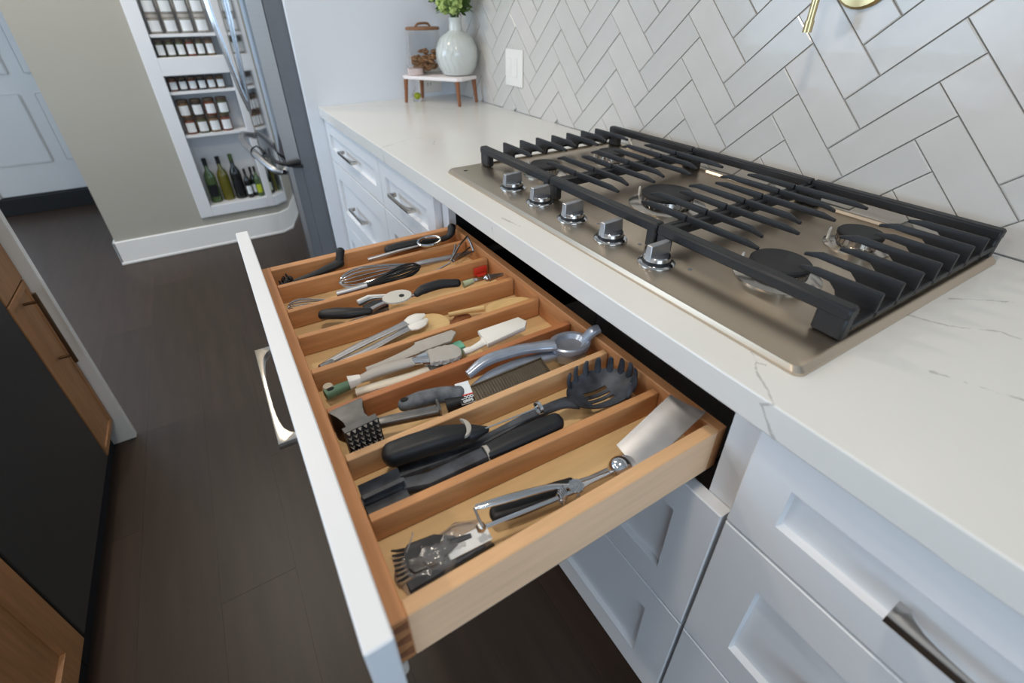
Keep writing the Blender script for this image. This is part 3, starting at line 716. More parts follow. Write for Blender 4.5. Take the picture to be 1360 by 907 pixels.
# ------------------------------------------------------------------ stand, vase, jars on the far end of the worktop
legs = [(0.345, 1.955), (0.448, 2.025), (0.492, 1.738), (0.600, 1.795)]
u = (Vector((*legs[0], 0))-Vector((*legs[2], 0))).normalized(); w = V(-u.y, u.x, 0)*-1
t = thing('riser_stand', 'small white topped stand on walnut legs at the far corner of the worktop', 'stand', (0.47, 1.88, T))
TOPZ = 1.006
for k, (lx, ly) in enumerate(legs):
    b = nb(); c = V(0.47, 1.88, 0); top = V(lx, ly, TOPZ)+(c-V(lx, ly, 0))*.06
    tube(b, [V(lx, ly, T+.001), top], [.0065, .0095], 10, sq=1); obj('leg', b, 'walnut', t)
b = nb(); c0 = Vector((*legs[0], 0)); L_ = (c0-Vector((*legs[2], 0))).length
q = [V(*legs[0], 0), V(*legs[1], 0), V(*legs[3], 0), V(*legs[2], 0)]
cen = sum(q, V(0, 0, 0))/4
poly = [(p+(p-cen).normalized()*.012) for p in q]
pl = []
for i in range(4):
    a, pz = poly[i], poly[i-1]; nx = poly[(i+1) % 4]
    pl.append(a+(pz-a).normalized()*.014); pl.append(a+(nx-a).normalized()*.014)
prism(b, [(p.x, p.y) for p in pl], TOPZ, TOPZ+.013, None, .002); obj('top_board', b, 'board', t)
ST = TOPZ+.0135
VX, VY, VS = 0.541, 1.838, 1.16
t = thing('vase', 'round pale grey ceramic vase with a short neck on the white stand', 'vase', (VX, VY, ST))
b = nb(); lathe(b, [(r_*VS, ST+z*VS) for r_, z in ((.035, 0), (.05, .003), (.066, .028), (.0725, .058), (.071, .085), (.056, .114), (.032, .131), (.0225, .138), (.0205, .165), (.022, .176), (.018, .176), (.017, .14))], (VX, VY, 0), 32); obj('vase_body', b, 'ceramic', t)
b = nb()
for k in range(22):
    a = 2*PI*k/22
    tube(b, smooth_path([V(VX, VY, ST)+V(r*VS*math.cos(a+tw), r*VS*math.sin(a+tw), z*VS) for r, z, tw in ((.0500, .004, 0), (.0662, .028, .1), (.0727, .058, -.05), (.0712, .085, .1), (.0562, .114, 0), (.033, .1305, .1))], 3), .0005, 5)
obj('ribs', b, 'ceramic', t)
t = thing('cut_stems', 'bunch of green leaves and pale green buds standing in the grey vase', 'foliage', (VX, VY, ST+.17))
b, lf, bd = nb(), nb(), nb()
for k in range(34):
    a = 2*PI*k/34+R.uniform(-.2, .2); r1 = R.uniform(.03, .105); h = R.uniform(.02, .15)
    if math.cos(a) > 0: r1 *= .78
    p = [V(VX+.006*math.cos(a), VY+.006*math.sin(a), ST+.12), V(VX+.014*math.cos(a), VY+.014*math.sin(a), ST+.206),
         V(VX+r1*.6*math.cos(a), VY+r1*.6*math.sin(a), ST+.215+h*.6), V(VX+r1*math.cos(a), VY+r1*math.sin(a), ST+.212+h)]
    P = smooth_path(p, 4); tube(b, P, [.0016, .001], 5)
    for q in range(20):
        c = P[min(len(P)-1, 6+R.randrange(7))]+V(R.uniform(-.018, .010), R.uniform(-.018, .018), R.uniform(-.01, .016))
        bud = c.x < VX+.012 and c.y < VY+.03 and (k+q) % 4
        if bud: sphere(bd, c, R.uniform(.0055, .0095), 7, 5)
        else:
            d = V(R.uniform(-1, 1), R.uniform(-1, 1), R.uniform(-.5, .9)).normalized(); l = R.uniform(.018, .032)
            s = d.cross(V(R.uniform(-1, 1), R.uniform(-1, 1), 1)).normalized()*l*.32; n_ = d.cross(s).normalized()*.002
            vs = [lf.verts.new(x) for x in (c, c+d*l*.35+s+n_, c+d*l*.7+s*.7+n_, c+d*l, c+d*l*.7-s*.7+n_, c+d*l*.35-s+n_)]
            lf.faces.new((vs[0], vs[1], vs[2], vs[3])); lf.faces.new((vs[0], vs[3], vs[4], vs[5]))
obj('stem', b, 'stem', t)
o = obj('leaves', lf, 'leaf', t, smooth=False); o['kind'] = 'stuff'
o = obj('buds', bd, 'leafl', t); o['kind'] = 'stuff'
jx, jy = 0.455, 1.972
t = thing('glass_canister', 'clear glass canister of brown snacks with a wooden lid, behind the vase', 'jar', (jx, jy, ST))
CH, CR = .160, .066
b = nb(); lathe(b, [(CR-.008, ST), (CR-.001, ST+.002), (CR, ST+.008), (CR, ST+CH), (CR-.002, ST+CH), (CR-.0025, ST+.006), (.0, ST+.005)], (jx, jy, 0), 32); obj('glass', b, 'glass', t)
b = nb(); lathe(b, [(CR+.002, ST+CH+.0005), (CR+.003, ST+CH+.002), (CR+.003, ST+CH+.009), (CR, ST+CH+.011), (0, ST+CH+.011)], (jx, jy, 0), 32); obj('lid', b, 'cork', t)
b = nb(); z = ST+CH+.011
tube(b, smooth_path([(jx-.03, jy, z), (jx-.02, jy, z+.010), (jx+.0, jy, z+.013), (jx+.025, jy, z+.011), (jx+.034, jy, z)], 5), .0045, 10); obj('lid_loop', b, 'cork', t)
b = nb()
for k in range(150):
    a, rr_ = R.uniform(0, 2*PI), (CR-.013)*math.sqrt(R.random()); z = ST+.016+R.random()*(.072 if math.cos(a-.3) > -.2 else .05)
    sphere(b, (jx+rr_*math.cos(a), jy+rr_*math.sin(a), z), R.uniform(.008, .011), 7, 5, (1, .8, .7))
o = obj('snacks', b, 'snack', t); o['kind'] = 'stuff'
cx_, cy_ = 0.393, 1.936
t = thing('candle_jar', 'low glass jar of pale pink wax at the left end of the white stand', 'candle', (cx_, cy_, ST))
b = nb(); lathe(b, [(.029, ST), (.032, ST+.002), (.032, ST+.042), (.0306, ST+.042), (.0306, ST+.027), (0, ST+.027)], (cx_, cy_, 0), 24); obj('glass', b, 'glass', t)
b = nb(); lathe(b, [(.028, ST+.001), (.030, ST+.003), (.030, ST+.026), (0, ST+.0265)], (cx_, cy_, 0), 24); obj('wax', b, 'pink', t)
t = thing('glass_ornament', 'small clear glass drop with a green ball inside, under the white stand', 'ornament', (0.395, 1.955, T))
b = nb(); lathe(b, [(.012, T+.0005), (.018, T+.006), (.018, T+.03), (.006, T+.05), (.004, T+.075), (0, T+.078)], (0.395, 1.955, 0), 18); obj('glass', b, 'glass', t)
b = nb(); sphere(b, (0.397, 1.955, T+.022), .0135, 12, 8); obj('green_ball', b, 'lime', t)
# switch plate on the tiles, outlet plate on the white end wall
t = thing('switch_plate', 'white two-gang switch plate on the tiled wall beside the vase', 'switch', (WX, 1.53, 1.065))
b = nb(); box(b, (WX-.0065, 1.470, 1.003), (WX-.002, 1.590, 1.127), .0015); obj('plate', b, 'white', t)
b = nb(); box(b, (WX-.0085, 1.505, 1.034), (WX-.0064, 1.540, 1.098), .001); obj('rocker', b, 'white', t)
b = nb(); box(b, (WX-.0075, 1.548, 1.034), (WX-.0064, 1.578, 1.098), .0008); obj('rocker', b, 'white', t)
t = thing('wall_outlet', 'white outlet plate low on the end wall behind the stand', 'outlet', (0.505, FARY, 0.99))
b = nb(); box(b, (0.450, FARY-.006, 0.930), (0.560, FARY-.0005, 1.045), .0015); obj('plate', b, 'white', t)
b = nb()
for z in (.965, 1.01):
    for x in (.490, .505): box(b, (x, FARY-.0065, z-.006), (x+.002, FARY-.0055, z+.006))
obj('slots', b, 'dark', t, smooth=False)
# pot filler
t = thing('pot_filler', 'brass folding pot filler tap on the tiled wall above the cooktop', 'tap', (WX, 0.375, 1.30))
b = nb(); m = frame((WX-.0025, 0.376, 1.302), (0, 1, 0), (-1, 0, 0)); lathe(b, [(.050, 0), (.050, .004), (.046, .008), (.02, .010)], seg=32, mtx=m); obj('escutcheon', b, 'brass', t)
b = nb(); tube(b, [(WX-.01, .376, 1.302), (WX-.06, .376, 1.302)], .012, 14); tube(b, [(WX-.055, .376, 1.285), (WX-.055, .376, 1.36)], .013, 14); obj('valve_body', b, 'brass', t)
b = nb(); tube(b, smooth_path([(WX-.055, .376, 1.345), (WX-.075, .42, 1.345), (.55, .41, 1.352), (.551, .4105, 1.335), (.55, .41, 1.29), (.55, .41, 1.222)], 5), .0062, 12); obj('spout', b, 'brass', t)
b = nb(); tube(b, [(.55, .41, 1.218), (.55, .41, 1.236)], .0078, 14); obj('nozzle', b, 'brass', t)

# ------------------------------------------------------------------ utensils in the drawer
FZ = 0.7527   # drawer floor
def util(name, label, cat, x, y, z=FZ): return thing(name, label, cat, (x, y, z), 'kitchen tools in the drawer')
# 1 far compartment -------------------------------------------------
t = util('bottle_brush', 'tiny black toothed gadget in the far front corner of the drawer', 'kitchen tool', -0.368, 0.823)
b = nb(); capsule(b, [(-.379, .814, .778), (-.360, .829, .784)], .0075, 10); obj('core', b, 'rubber', t)
b = nb()
for k in range(22):
    a = R.uniform(0, 2*PI); f = R.random(); c = V(-.379, .814, .778).lerp(V(-.360, .829, .784), f)
    tube(b, [c, c+V(.006*math.cos(a), -.012*math.cos(a), .012*math.sin(a)+.002)], [.002, .0012], 5)
obj('teeth', b, 'rubber', t)
t = util('peeler', 'black tapered peeler with an upright stub, left end of the far compartment', 'peeler', -0.30, 0.818)
b = nb(); capsule(b, smooth_path([(-.352, .812, .784), (-.31, .815, .788), (-.275, .826, .789), (-.254, .832, .792)], 5), [(.006, .005), (.0085, .007), (.012, .009), (.012, .010)], 12); obj('handle', b, 'rubber', t)
b = nb(); capsule(b, [(-.256, .831, .790), (-.250, .838, .803), (-.246, .842, .814)], [.0105, .0085, .0095], 12); obj('stub', b, 'rubber', t)
b = nb(); tube(b, [(-.364, .810, .783), (-.350, .812, .784)], .0025, 8); obj('tang', b, 'chrome', t)
t = util('swivel_peeler', 'black cushion-grip tool lying against the far side of the drawer', 'kitchen tool', -0.07, 0.834)
b = nb(); capsule(b, smooth_path([(-.142, .838, .792), (-.11, .836, .793), (-.07, .832, .793), (-.03, .830, .790)], 5), [(.013, .010), (.0135, .011), (.0125, .010), (.008, .007)], 14); obj('grip', b, 'rubber', t)
b = nb(); capsule(b, smooth_path([(-.03, .830, .790), (.0, .829, .793), (.014, .832, .800), (.020, .838, .812)], 5), [.007, .007, .009, .010], 12); obj('neck', b, 'rubber', t)
t = util('ring_spoon', 'slim steel strip with an open ring end beside the black cushion-grip tool', 'kitchen tool', -0.12, 0.812)
b = nb(); tube(b, [(-.197, .812, .792), (-.13, .806, .799), (-.080, .800, .803)], (.0045, .0016), 8, upv=(0, 0, 1), power=4); obj('strip', b, 'satin', t)
b = nb(); pts = []
for k in range(20):
    a = 2*PI*k/20; pts.append((-.054+.027*math.cos(a), .803+.015*math.sin(a), .8065+.004*math.sin(a)))
tube(b, pts, .0034, 8, True); obj('ring', b, 'chrome', t)
# 2 whisks ------------------------------------------------------------
def whisk(t, tip, throat, r, n, m, wr=.0011, flat=.7):
    tip, throat = Vector(tip), Vector(throat); ax = tip-throat; L = ax.length; d = ax.normalized()
    s = d.cross(V(0, 0, 1)).normalized(); u = s.cross(d)
    for k in range(n):
        b = nb()
        a = PI*k/n; dr = s*math.cos(a)+u*math.sin(a)*flat
        P = [throat+dr*.003, throat+d*L*.3+dr*r*.55, throat+d*L*.7+dr*r, throat+d*L*.93+dr*r*.6, throat+d*L*(1-.01*k), throat+d*L*.93-dr*r*.6, throat+d*L*.7-dr*r, throat+d*L*.3-dr*r*.55, throat-dr*.003]
        tube(b, smooth_path(P, 5), wr, 6); obj('wire', b, m, t)
t = util('balloon_whisk', 'large stainless balloon whisk with its loops pointing to the drawer front', 'whisk', -0.18, 0.763)
whisk(t, (-.275, .7605, .782), (-.118, .750, .786), .0275, 8, 'chrome', .0015, .75)
b = nb(); tube(b, smooth_path([(-.122, .748, .786), (-.10, .746, .786), (-.02, .742, .783), (.022, .742, .782)], 4), [.004, .0068, .0068, .006], 12); obj('handle', b, 'satin', t)
t = util('black_whisk', 'small whisk with black coated wires and a steel handle', 'whisk', -0.20, 0.714)
whisk(t, (-.112, .722, .794), (-.232, .709, .788), .0165, 6, 'rubber', .0016, .8)
b = nb(); tube(b, [(-.292, .7135, .784), (-.232, .709, .788)], .0062, 12); obj('handle', b, 'satin', t)
t = util('coil_whisk', 'flat whisk of very fine wire loops at the drawer front, beside the black-wired one', 'whisk', -0.30, 0.708)
whisk(t, (-.383, .724, .779), (-.306, .712, .774), .019, 7, 'chrome', .0009, .5)
b = nb(); tube(b, [(-.307, .712, .773), (-.285, .707, .770), (-.20, .701, .768), (-.12, .701, .774), (-.045, .712, .788)], .0022, 8); obj('handle', b, 'satin', t)
t = util('wire_masher', 'bent chrome wire loop standing up at the back of the whisk compartment', 'kitchen tool', 0.0, 0.735)
b = nb(); pts = [(-.042, .718, .788), (-.004, .748, .806), (.026, .768, .812), (.026, .752, .802), (.024, .733, .789), (-.01, .726, .786), (-.040, .716, .786)]
for p, q_ in zip(pts, pts[1:]): tube(b, [p, q_], .0027, 8)
obj('loop', b, 'chrome', t)
b = nb(); tube(b, [(-.038, .720, .789), (-.012, .752, .807)], .0024, 8); tube(b, [(-.035, .717, .788), (.020, .745, .795)], .0024, 8); obj('brace', b, 'chrome', t)
# 3 can opener --------------------------------------------------------
t = util('can_opener', 'opened can opener with two fat black grips and a steel wheel plate', 'can opener', -0.2, 0.625)
b = nb(); capsule(b, smooth_path([(-.333, .652, .784), (-.315, .640, .787), (-.29, .624, .788), (-.256, .614, .787)], 5), [(.011, .009), (.0135, .010), (.0125, .010), (.008, .006)], 14); obj('grip', b, 'rubber', t)
b = nb(); capsule(b, smooth_path([(-.162, .617, .792), (-.145, .622, .795), (-.11, .622, .796), (-.076, .613, .793)], 5), [(.007, .006), (.011, .009), (.012, .009), (.009, .008)], 14); obj('grip', b, 'rubber', t)
b = nb(); tube(b, smooth_path([(-.262, .614, .786), (-.225, .622, .789), (-.19, .620, .790), (-.160, .617, .791)], 4), (.005, .002), 8, upv=(0, 0, 1), power=4)
tube(b, smooth_path([(-.268, .646, .788), (-.24, .650, .790), (-.212, .640, .790)], 4), (.004, .0018), 8, upv=(0, 0, 1), power=4); obj('arm', b, 'satin', t)
b = nb(); m = Matrix.Translation((-.198, .626, .7915)); poly = []
for k in range(48):
    a = 2*PI*k/48; rr_ = .0265 if k % 2 else .0245; poly.append((rr_*1.1*math.cos(a), rr_*.9*math.sin(a)))
prism(b, poly, 0, .003, m, .0006); wh = obj('wheel_plate', b, 'lgrey', t)
b = nb(); prism(b, [(-.262, .618), (-.262, .640), (-.240, .646), (-.219, .640), (-.219, .618)], .780, .7885, None, .002); obj('jaw', b, 'rubber', t)
b = nb(); tube(b, [(-.268, .648, .792), (-.245, .655, .7935), (-.214, .643, .793)], (.004, .002), 8, upv=(0, 0, 1), power=4); obj('toothed_bar', b, 'white', t)
b = nb(); lathe(b, [(.005, .7945), (.005, .7955), (.002, .7957)], (-.190, .623, 0), 14); obj('pivot', b, 'rubber', wh)
t = util('corer', 'tool end with a pale sage collar and steel ball behind the can opener', 'kitchen tool', -0.02, 0.612)
b = nb(); tube(b, [(-.064, .612, .786), (-.042, .612, .788)], [.0075, .0062], 12); obj('collar', b, 'sage', t)
b = nb(); capsule(b, [(-.042, .612, .788), (-.020, .610, .788)], [.005, .004], 10); sphere(b, (-.012, .607, .788), .0075, 14, 9); obj('ball', b, 'chrome', t)
b = nb(); tube(b, [(-.008, .606, .788), (.026, .606, .787)], (.008, .0035), 10, upv=(0, 0, 1)); obj('shaft', b, 'satin', t)
t = util('red_clip', 'small bright red plastic clip at the back of the can opener compartment', 'clip', 0.0, 0.655)
b = nb(); box(b, (-.006, .675, .758), (.026, .6815, .777), .002, 2); box(b, (-.002, .668, .758), (.020, .6755, .763), .0015, 2); obj('clip_body', b, 'red', t)
t = util('paring_knife', 'dark grey pointed blade under the black can opener grip', 'knife', -0.33, 0.616)
m = frame((-.382, .606, .764), (1, .12, .03))
b = nb(); prism(b, [(0, 0), (.012, -.004), (.075, -.010), (.075, .010), (.02, .008)], 0, .002, m, .0005); obj('blade', b, 'nylon', t)
b = nb(); capsule(b, [(-.305, .618, .766), (-.22, .640, .766)], (.009, .006), 10); obj('handle', b, 'grey', t)
# 4 wooden spoons and white tongs -------------------------------------
t = util('wooden_paddle', 'flat wooden paddle with a round end lying under the white-tipped tongs', 'spatula', -0.25, 0.535)
m = frame((-.370, .524, .7575), (1, .045, 0.045)); pl = [(0, -.011), (0, .011), (.10, .014)]
for k in range(17):
    a = math.radians(140-280*k/16); pl.append((.196+.039*math.cos(a), .039*math.sin(a)))
pl.append((.10, -.014)); b = nb(); prism(b, pl[::-1], 0, .0065, m, .0018); obj('paddle', b, 'wood', t)
t = util('cooking_tongs', 'steel tongs with white silicone tips and a pull ring, on the wooden paddle', 'tongs', -0.28, 0.522)
for s, zz in ((1, .776), (-1, .772)):
    b = nb(); tube(b, smooth_path([(-.366, .511+.002*s, zz), (-.30, .520+.009*s, zz+.004), (-.24, .529+.007*s, zz+.009), (-.212, .534+.006*s, zz+.011)], 5), [(.0052, .003), (.0075, .003), (.0070, .003), (.0085, .003)], 10, upv=(0, 0, 1), power=3); a_ = obj('arm', b, 'satin', t)
    b = nb(); tube(b, smooth_path([(-.214, .534+.006*s, zz+.011), (-.195, .5365+.008*s, zz+.012), (-.175, .542+.005*s, zz+.012)], 5), [(.008, .004), (.013, .0055), (.012, .005), (.004, .002)], 14, upv=(0, 0, 1)); obj('tip', b, 'white', a_)
b = nb(); capsule(b, [(-.370, .511, .774), (-.352, .513, .775)], .0058, 10); obj('hinge', b, 'nickel', t)
b = nb(); tube(b, [(-.3775+.0075*math.cos(2*PI*k/16), .504+.0075*math.sin(2*PI*k/16), .770) for k in range(16)], .0022, 8, True); obj('pull_ring', b, 'white', t)
t = util('wooden_spoon', 'wooden spoon with its bowl at the back of the wooden-paddle compartment', 'spoon', -0.05, 0.525)
b = nb(); tube(b, smooth_path([(-.128, .548, .7705), (-.09, .542, .770), (-.06, .532, .771)], 4), [.0045, .005, .006], 10); obj('handle', b, 'wood', t)
b = nb(); m = frame((-.015, .517, .772), (1, -.22, 0.05)); rings = []
for r_, z in ((.3, -.007), (.8, -.005), (1, 0), (.9, .0005), (.6, -.003), (.1, -.0045)):
    rings.append([m @ V(.048*r_*math.cos(2*PI*k/24), .024*r_*math.sin(2*PI*k/24), z) for k in range(24)])
loft(b, rings); obj('bowl', b, 'wood', t)
t = util('dark_spoon', 'dark brown wooden spoon end under the pale wooden spoon', 'spoon', -0.11, 0.530)
b = nb(); capsule(b, [(-.13, .525, .758), (-.095, .550, .758)], [(.010, .004), (.016, .005)], 12, upv=(0, 0, 1)); obj('bowl', b, 'walnut', t)
# 5 grey tongs, spatulas ----------------------------------------------
t = util('green_spatula', 'sage green handled tool with a hanging hole and a mint silicone head', 'spatula', -0.28, 0.44)
b = nb(); tube(b, smooth_path([(-.380, .445, .770), (-.36, .448, .770), (-.335, .451, .769)], 4), [(.0085, .0075), (.0085, .0075), (.0075, .0065)], 14, power=2.6); h_ = obj('handle', b, 'green', t)
b = nb(); lathe(b, [(.004, .7766), (.0042, .7783), (.003, .7784)], (-.371, .4462, 0), 12, Matrix.Diagonal((1.3, .8, 1, 1))); obj('hanging_hole', b, 'dark', h_)
b = nb(); tube(b, [(-.335, .451, .769), (-.18, .450, .764)], .004, 8); obj('shaft', b, 'lgrey', t)
b = nb(); box(b, (-.180, .434, .760), (-.148, .456, .779), .004, 2); obj('head', b, 'mint', t)
t = util('silicone_tongs', 'grey kitchen tongs with scalloped silicone heads and a white band', 'tongs', -0.27, 0.425)
b = nb(); tube(b, [(-.345, .4325, .788), (-.327, .4315, .789)], (.0095, .006), 12, upv=(0, 0, 1), power=3); obj('band', b, 'white', t)
b = nb(); tube(b, smooth_path([(-.328, .4315, .788), (-.30, .431, .792), (-.26, .426, .793), (-.236, .422, .793)], 5), [(.0075, .005), (.0095, .006), (.0095, .006), (.008, .005)], 14, upv=(0, 0, 1)); a_ = obj('arm', b, 'grey', t)
b = nb(); tube(b, smooth_path([(-.250, .424, .792), (-.236, .421, .794), (-.222, .418, .795)], 4), [(.006, .006), (.010, .0065), (.015, .006)], 14, upv=(0, 0, 1)); obj('collar', b, 'chrome', a_)
b = nb(); m = frame((-.224, .417, .790), (1, -.11, -.05)); pl = []
for k in range(25):
    f = k/24; pl.append((f*.056, (.015+.004*math.sin(PI*f))*(1 if f < .8 else math.sqrt(max(0, 1-((f-.8)/.2)**2))*.95+.05)+.0012*math.sin(f*28)))
pl = pl+[(x, -y) for x, y in pl[::-1]]; prism(b, pl[::-1], 0, .008, m, .002); obj('head', b, 'grey', a_)
b = nb(); tube(b, smooth_path([(-.340, .420, .776), (-.30, .414, .778), (-.26, .408, .779), (-.228, .407, .780)], 5), [(.007, .005), (.0085, .005), (.0085, .005), (.007, .005)], 14, upv=(0, 0, 1)); a_ = obj('arm', b, 'ivory', t)
b = nb(); m = frame((-.228, .412, .772), (1, .0, -.03)); prism(b, [(x, y*.8) for x, y in pl], 0, .008, m, .002); obj('head', b, 'grey', a_)
t = util('grey_scraper', 'grey silicone scraper leaning behind the grey tongs', 'spatula', -0.22, 0.455)
b = nb(); tube(b, smooth_path([(-.312, .456, .782), (-.285, .455, .783), (-.235, .456, .787), (-.215, .459, .789)], 5), [(.005, .004), (.007, .004), (.011, .004), (.016, .003)], 12, upv=(0, 0, 1)); obj('handle', b, 'grey', t)
b = nb(); m = frame((-.225, .459, .788), (1, -.03, .03)); prism(b, [(0, -.015), (.055, -.014), (.072, .004), (.068, .014), (0, .014)], -.002, .003, m, .001); obj('blade', b, 'grey', t)
t = util('white_spatula', 'white spatula with a broad flat head at the back of its compartment', 'spatula', -0.10, 0.42)
b = nb(); tube(b, smooth_path([(-.163, .412, .785), (-.156, .412, .7855), (-.148, .411, .786), (-.128, .413, .789), (-.118, .416, .790)], 5), [(.006, .005), (.007, .0055), (.006, .005), (.0075, .005), (.012, .005)], 12, upv=(0, 0, 1)); obj('handle', b, 'white', t)
b = nb(); m = frame((-.125, .417, .786), (1, .01, .02)); prism(b, [(0, -.018), (.078, -.011), (.090, .002), (.084, .021), (.004, .024)], 0, .010, m, .002); obj('head', b, 'white', t)
t = util('measuring_spoon', 'ivory long-handled spoon beside the grey tongs', 'spoon', -0.29, 0.407)
b = nb(); tube(b, smooth_path([(-.352, .4115, .762), (-.34, .410, .7605), (-.315, .407, .760), (-.29, .4065, .761), (-.23, .406, .763)], 5), [(.003, .003), (.009, .004), (.0105, .0045), (.007, .004), (.005, .0035)], 14, upv=(0, 0, 1)); obj('spoon_body', b, 'ivory', t)
t = util('plastic_clip', 'two small ivory plastic pieces by the front end of the green handle', 'clip', -0.375, 0.455)
b = nb(); lathe(b, [(.008, FZ+.0003), (.009, FZ+.012), (.007, FZ+.016), (0, FZ+.016)], (-.372, .4675, 0), 14); obj('cap', b, 'ivory', t)
b = nb(); box(b, (-.382, .408, FZ+.0003), (-.355, .420, FZ+.006), .002); obj('tab', b, 'ivory', t)
# 6 squeezer, grater, mallet ------------------------------------------
t = util('citrus_squeezer', 'blue-grey metal citrus squeezer with two long arms', 'squeezer', -0.07, 0.335)
for dz, dy, nm in ((.012, .010, 'upper'), (-.006, -.007, 'lower')):
    b = nb(); tube(b, smooth_path([(-.186, .341+dy*1.1, .782+dz*.7), (-.15, .347+dy, .788+dz), (-.10, .347+dy*.7, .788+dz), (-.065, .342+dy*.5, .786+dz), (-.035, .338, .785+dz)], 6), [(.0065, .006), (.0095, .007), (.010, .007), (.010, .007), (.013, .007)], 14, upv=(0, 0, 1), power=2.6); obj('arm', b, 'bluealu', t)
for z0, nm in ((.770, 'cup'), (.7865, 'press')):
    b = nb(); m = Matrix.Translation((-.006, .334, 0)) @ Matrix.Rotation(math.radians(-12), 4, 'Z') @ Matrix.Diagonal((1.25, 1, 1, 1))
    if nm == 'cup': lathe(b, [(.014, .756), (.024, .766), (.0275, .783), (.0275, .787), (.025, .787), (.02, .77), (0, .765)], (0, 0, 0), 32, m)
    else: lathe(b, [(.0285, .7875), (.0285, .7945), (.026, .7965), (.021, .7955), (.016, .789), (0, .786)], (0, 0, 0), 32, m)
    obj(nm, b, 'bluealu', t)
b = nb(); tube(b, smooth_path([(.020, .328, .793), (.031, .323, .8075), (.042, .319, .8125)], 5), [(.010, .006), (.010, .006), (.008, .005)], 12, upv=(0, 0, 1), power=3); obj('hinge', b, 'bluealu', t)
t = util('hand_grater', 'long steel rasp grater with a worn grey-black handle and a white and red printed label', 'grater', -0.18, 0.32)
ga = V(-.290, .3520, .7800); gb_ = V(-.070, .3000, .7860)
b = nb(); capsule(b, smooth_path([(-.290, .352, .781), (-.268, .347, .784), (-.238, .339, .785), (-.212, .329, .784)], 5), [(.010, .009), (.0135, .011), (.0135, .011), (.0125, .010)], 16); h_ = obj('handle', b, 'marble', t)
b = nb(); m = Matrix.Translation((-.288, .3510, .7905)) @ Matrix.Rotation(-.25, 4, 'Z'); lathe(b, [(.0042, 0), (.0045, .0018), (.003, .0019)], (0, 0, 0), 14, m @ Matrix.Diagonal((1.3, .8, 1, 1))); obj('hanging_hole', b, 'dark', h_)
b = nb(); tube(b, [(-.236, .3240, .7750), (-.199, .3165, .7790)], (.0135, .0085), 14, upv=(0, 0, 1), power=2.8); obj('ferrule', b, 'rubber', t)
d_ = V(.220, -.038, .006).normalized(); m = frame((-.216, .3255, .7835), d_, (0, -.25, 1))
b = nb(); box(b, (0, -.020, .0035), (.021, .018, .0052), .0005, mtx=m); lb = obj('label', b, 'label', t)
b = nb(); box(b, (.0, -.0065, .0052), (.021, -.0045, .0055), mtx=m); obj('red_stripe', b, 'red', lb)
b = nb(); box(b, (.0, -.0195, .0052), (.021, -.0068, .0054), mtx=m); obj('black_field', b, 'rubber', lb)
def text_on(txt, size, mtx, m, parent, name='lettering'):
    cu = bpy.data.curves.new(name, 'FONT'); cu.body = txt; cu.size = size; cu.align_x = 'CENTER'; cu.align_y = 'CENTER'; cu.extrude = .0001; cu.offset = .0002
    o = bpy.data.objects.new(name, cu); C.objects.link(o)
    dg = bpy.context.evaluated_depsgraph_get(); me = bpy.data.meshes.new_from_object(o.evaluated_get(dg)); bpy.data.objects.remove(o)
    me.transform(mtx); root = parent
    while root.parent is not None: root = root.parent
    if root.name in OFF: me.transform(Matrix.Translation(-OFF[root.name]))
    me.materials.clear(); me.materials.append(M_[m]); o = bpy.data.objects.new(name, me); C.objects.link(o); o.parent = parent; return o
text_on('GOOD', .0062, m @ Matrix.Translation((.0105, -.0100, .0056)), 'label', lb)
text_on('GRIPS', .0058, m @ Matrix.Translation((.0105, -.0160, .0056)), 'label', lb)
b = nb(); m = frame((-.196, .3175, .7800), V(.124, -.003, .004), (0, -.35, 1))
W2 = .0155
box(b, (0, -W2, 0), (.128, -W2+.002, .003)); box(b, (0, W2-.002, 0), (.128, W2, .003)); box(b, (.126, -W2, 0), (.128, W2, .003)); box(b, (.002, -W2+.001, .0006), (.127, W2-.001, .0012), mtx=None)
for v in b.verts: v.co = m @ v.co
gp = obj('rasp_plate', b, 'rasp', t, smooth=False)
b = nb()
for k in range(26):
    x = .006+k*.0046
    prism(b, [(x, 0), (x+.0022, 0), (x, .0022)], -W2+.0035, W2-.0035, m @ Matrix(((1, 0, 0, 0), (0, 0, 1, 0), (0, 1, 0, .0011), (0, 0, 0, 1))))
o = obj('rasp_teeth', b, 'chrome', gp, smooth=False); o['kind'] = 'stuff'
t = util('meat_mallet', 'cast metal meat mallet with a studded face at the drawer front', 'mallet', -0.34, 0.33)
b = nb(); m = frame((-.3595, .3415, .7835), (-.10, 1, -0.20))
sec = [(-.0335, .0225, .0215), (-.021, .0225, .0215), (-.0185, .021, .020), (-.012, .0155, .0155), (.002, .0145, .015), (.016, .0175, .017), (.027, .0225, .0200), (.034, .0230, .0205)]
rings = []
for a_, w_, h_ in sec: rings.append([m @ V(a_, sx*w_, sz*h_) for sx, sz in ((-1, -1), (1, -1), (1, 1), (-1, 1))])
loft(b, rings); hd = obj('head', b, 'castalu', t, angle=25)
b = nb()
for i in range(6):
    for j in range(6):
        y, z = -.0185+i*.0074, -.0180+j*.0072
        base = [m @ V(-.0336, y+dy, z+dz) for dy, dz in ((-.0026, -.0026), (.0026, -.0026), (.0026, .0026), (-.0026, .0026))]
        ap = b.verts.new(m @ V(-.0385, y, z)); vs = [b.verts.new(p) for p in base]
        for q in range(4): b.faces.new((vs[q], vs[(q+1) % 4], ap))
        b.faces.new(vs)
o = obj('studs', b, 'castalu', hd, smooth=False); o['kind'] = 'stuff'
b = nb(); box(b, (-.0338, -.0222, -.0212), (-.0334, .0222, .0212), mtx=m); obj('face_plate', b, 'rubber', hd, smooth=False)
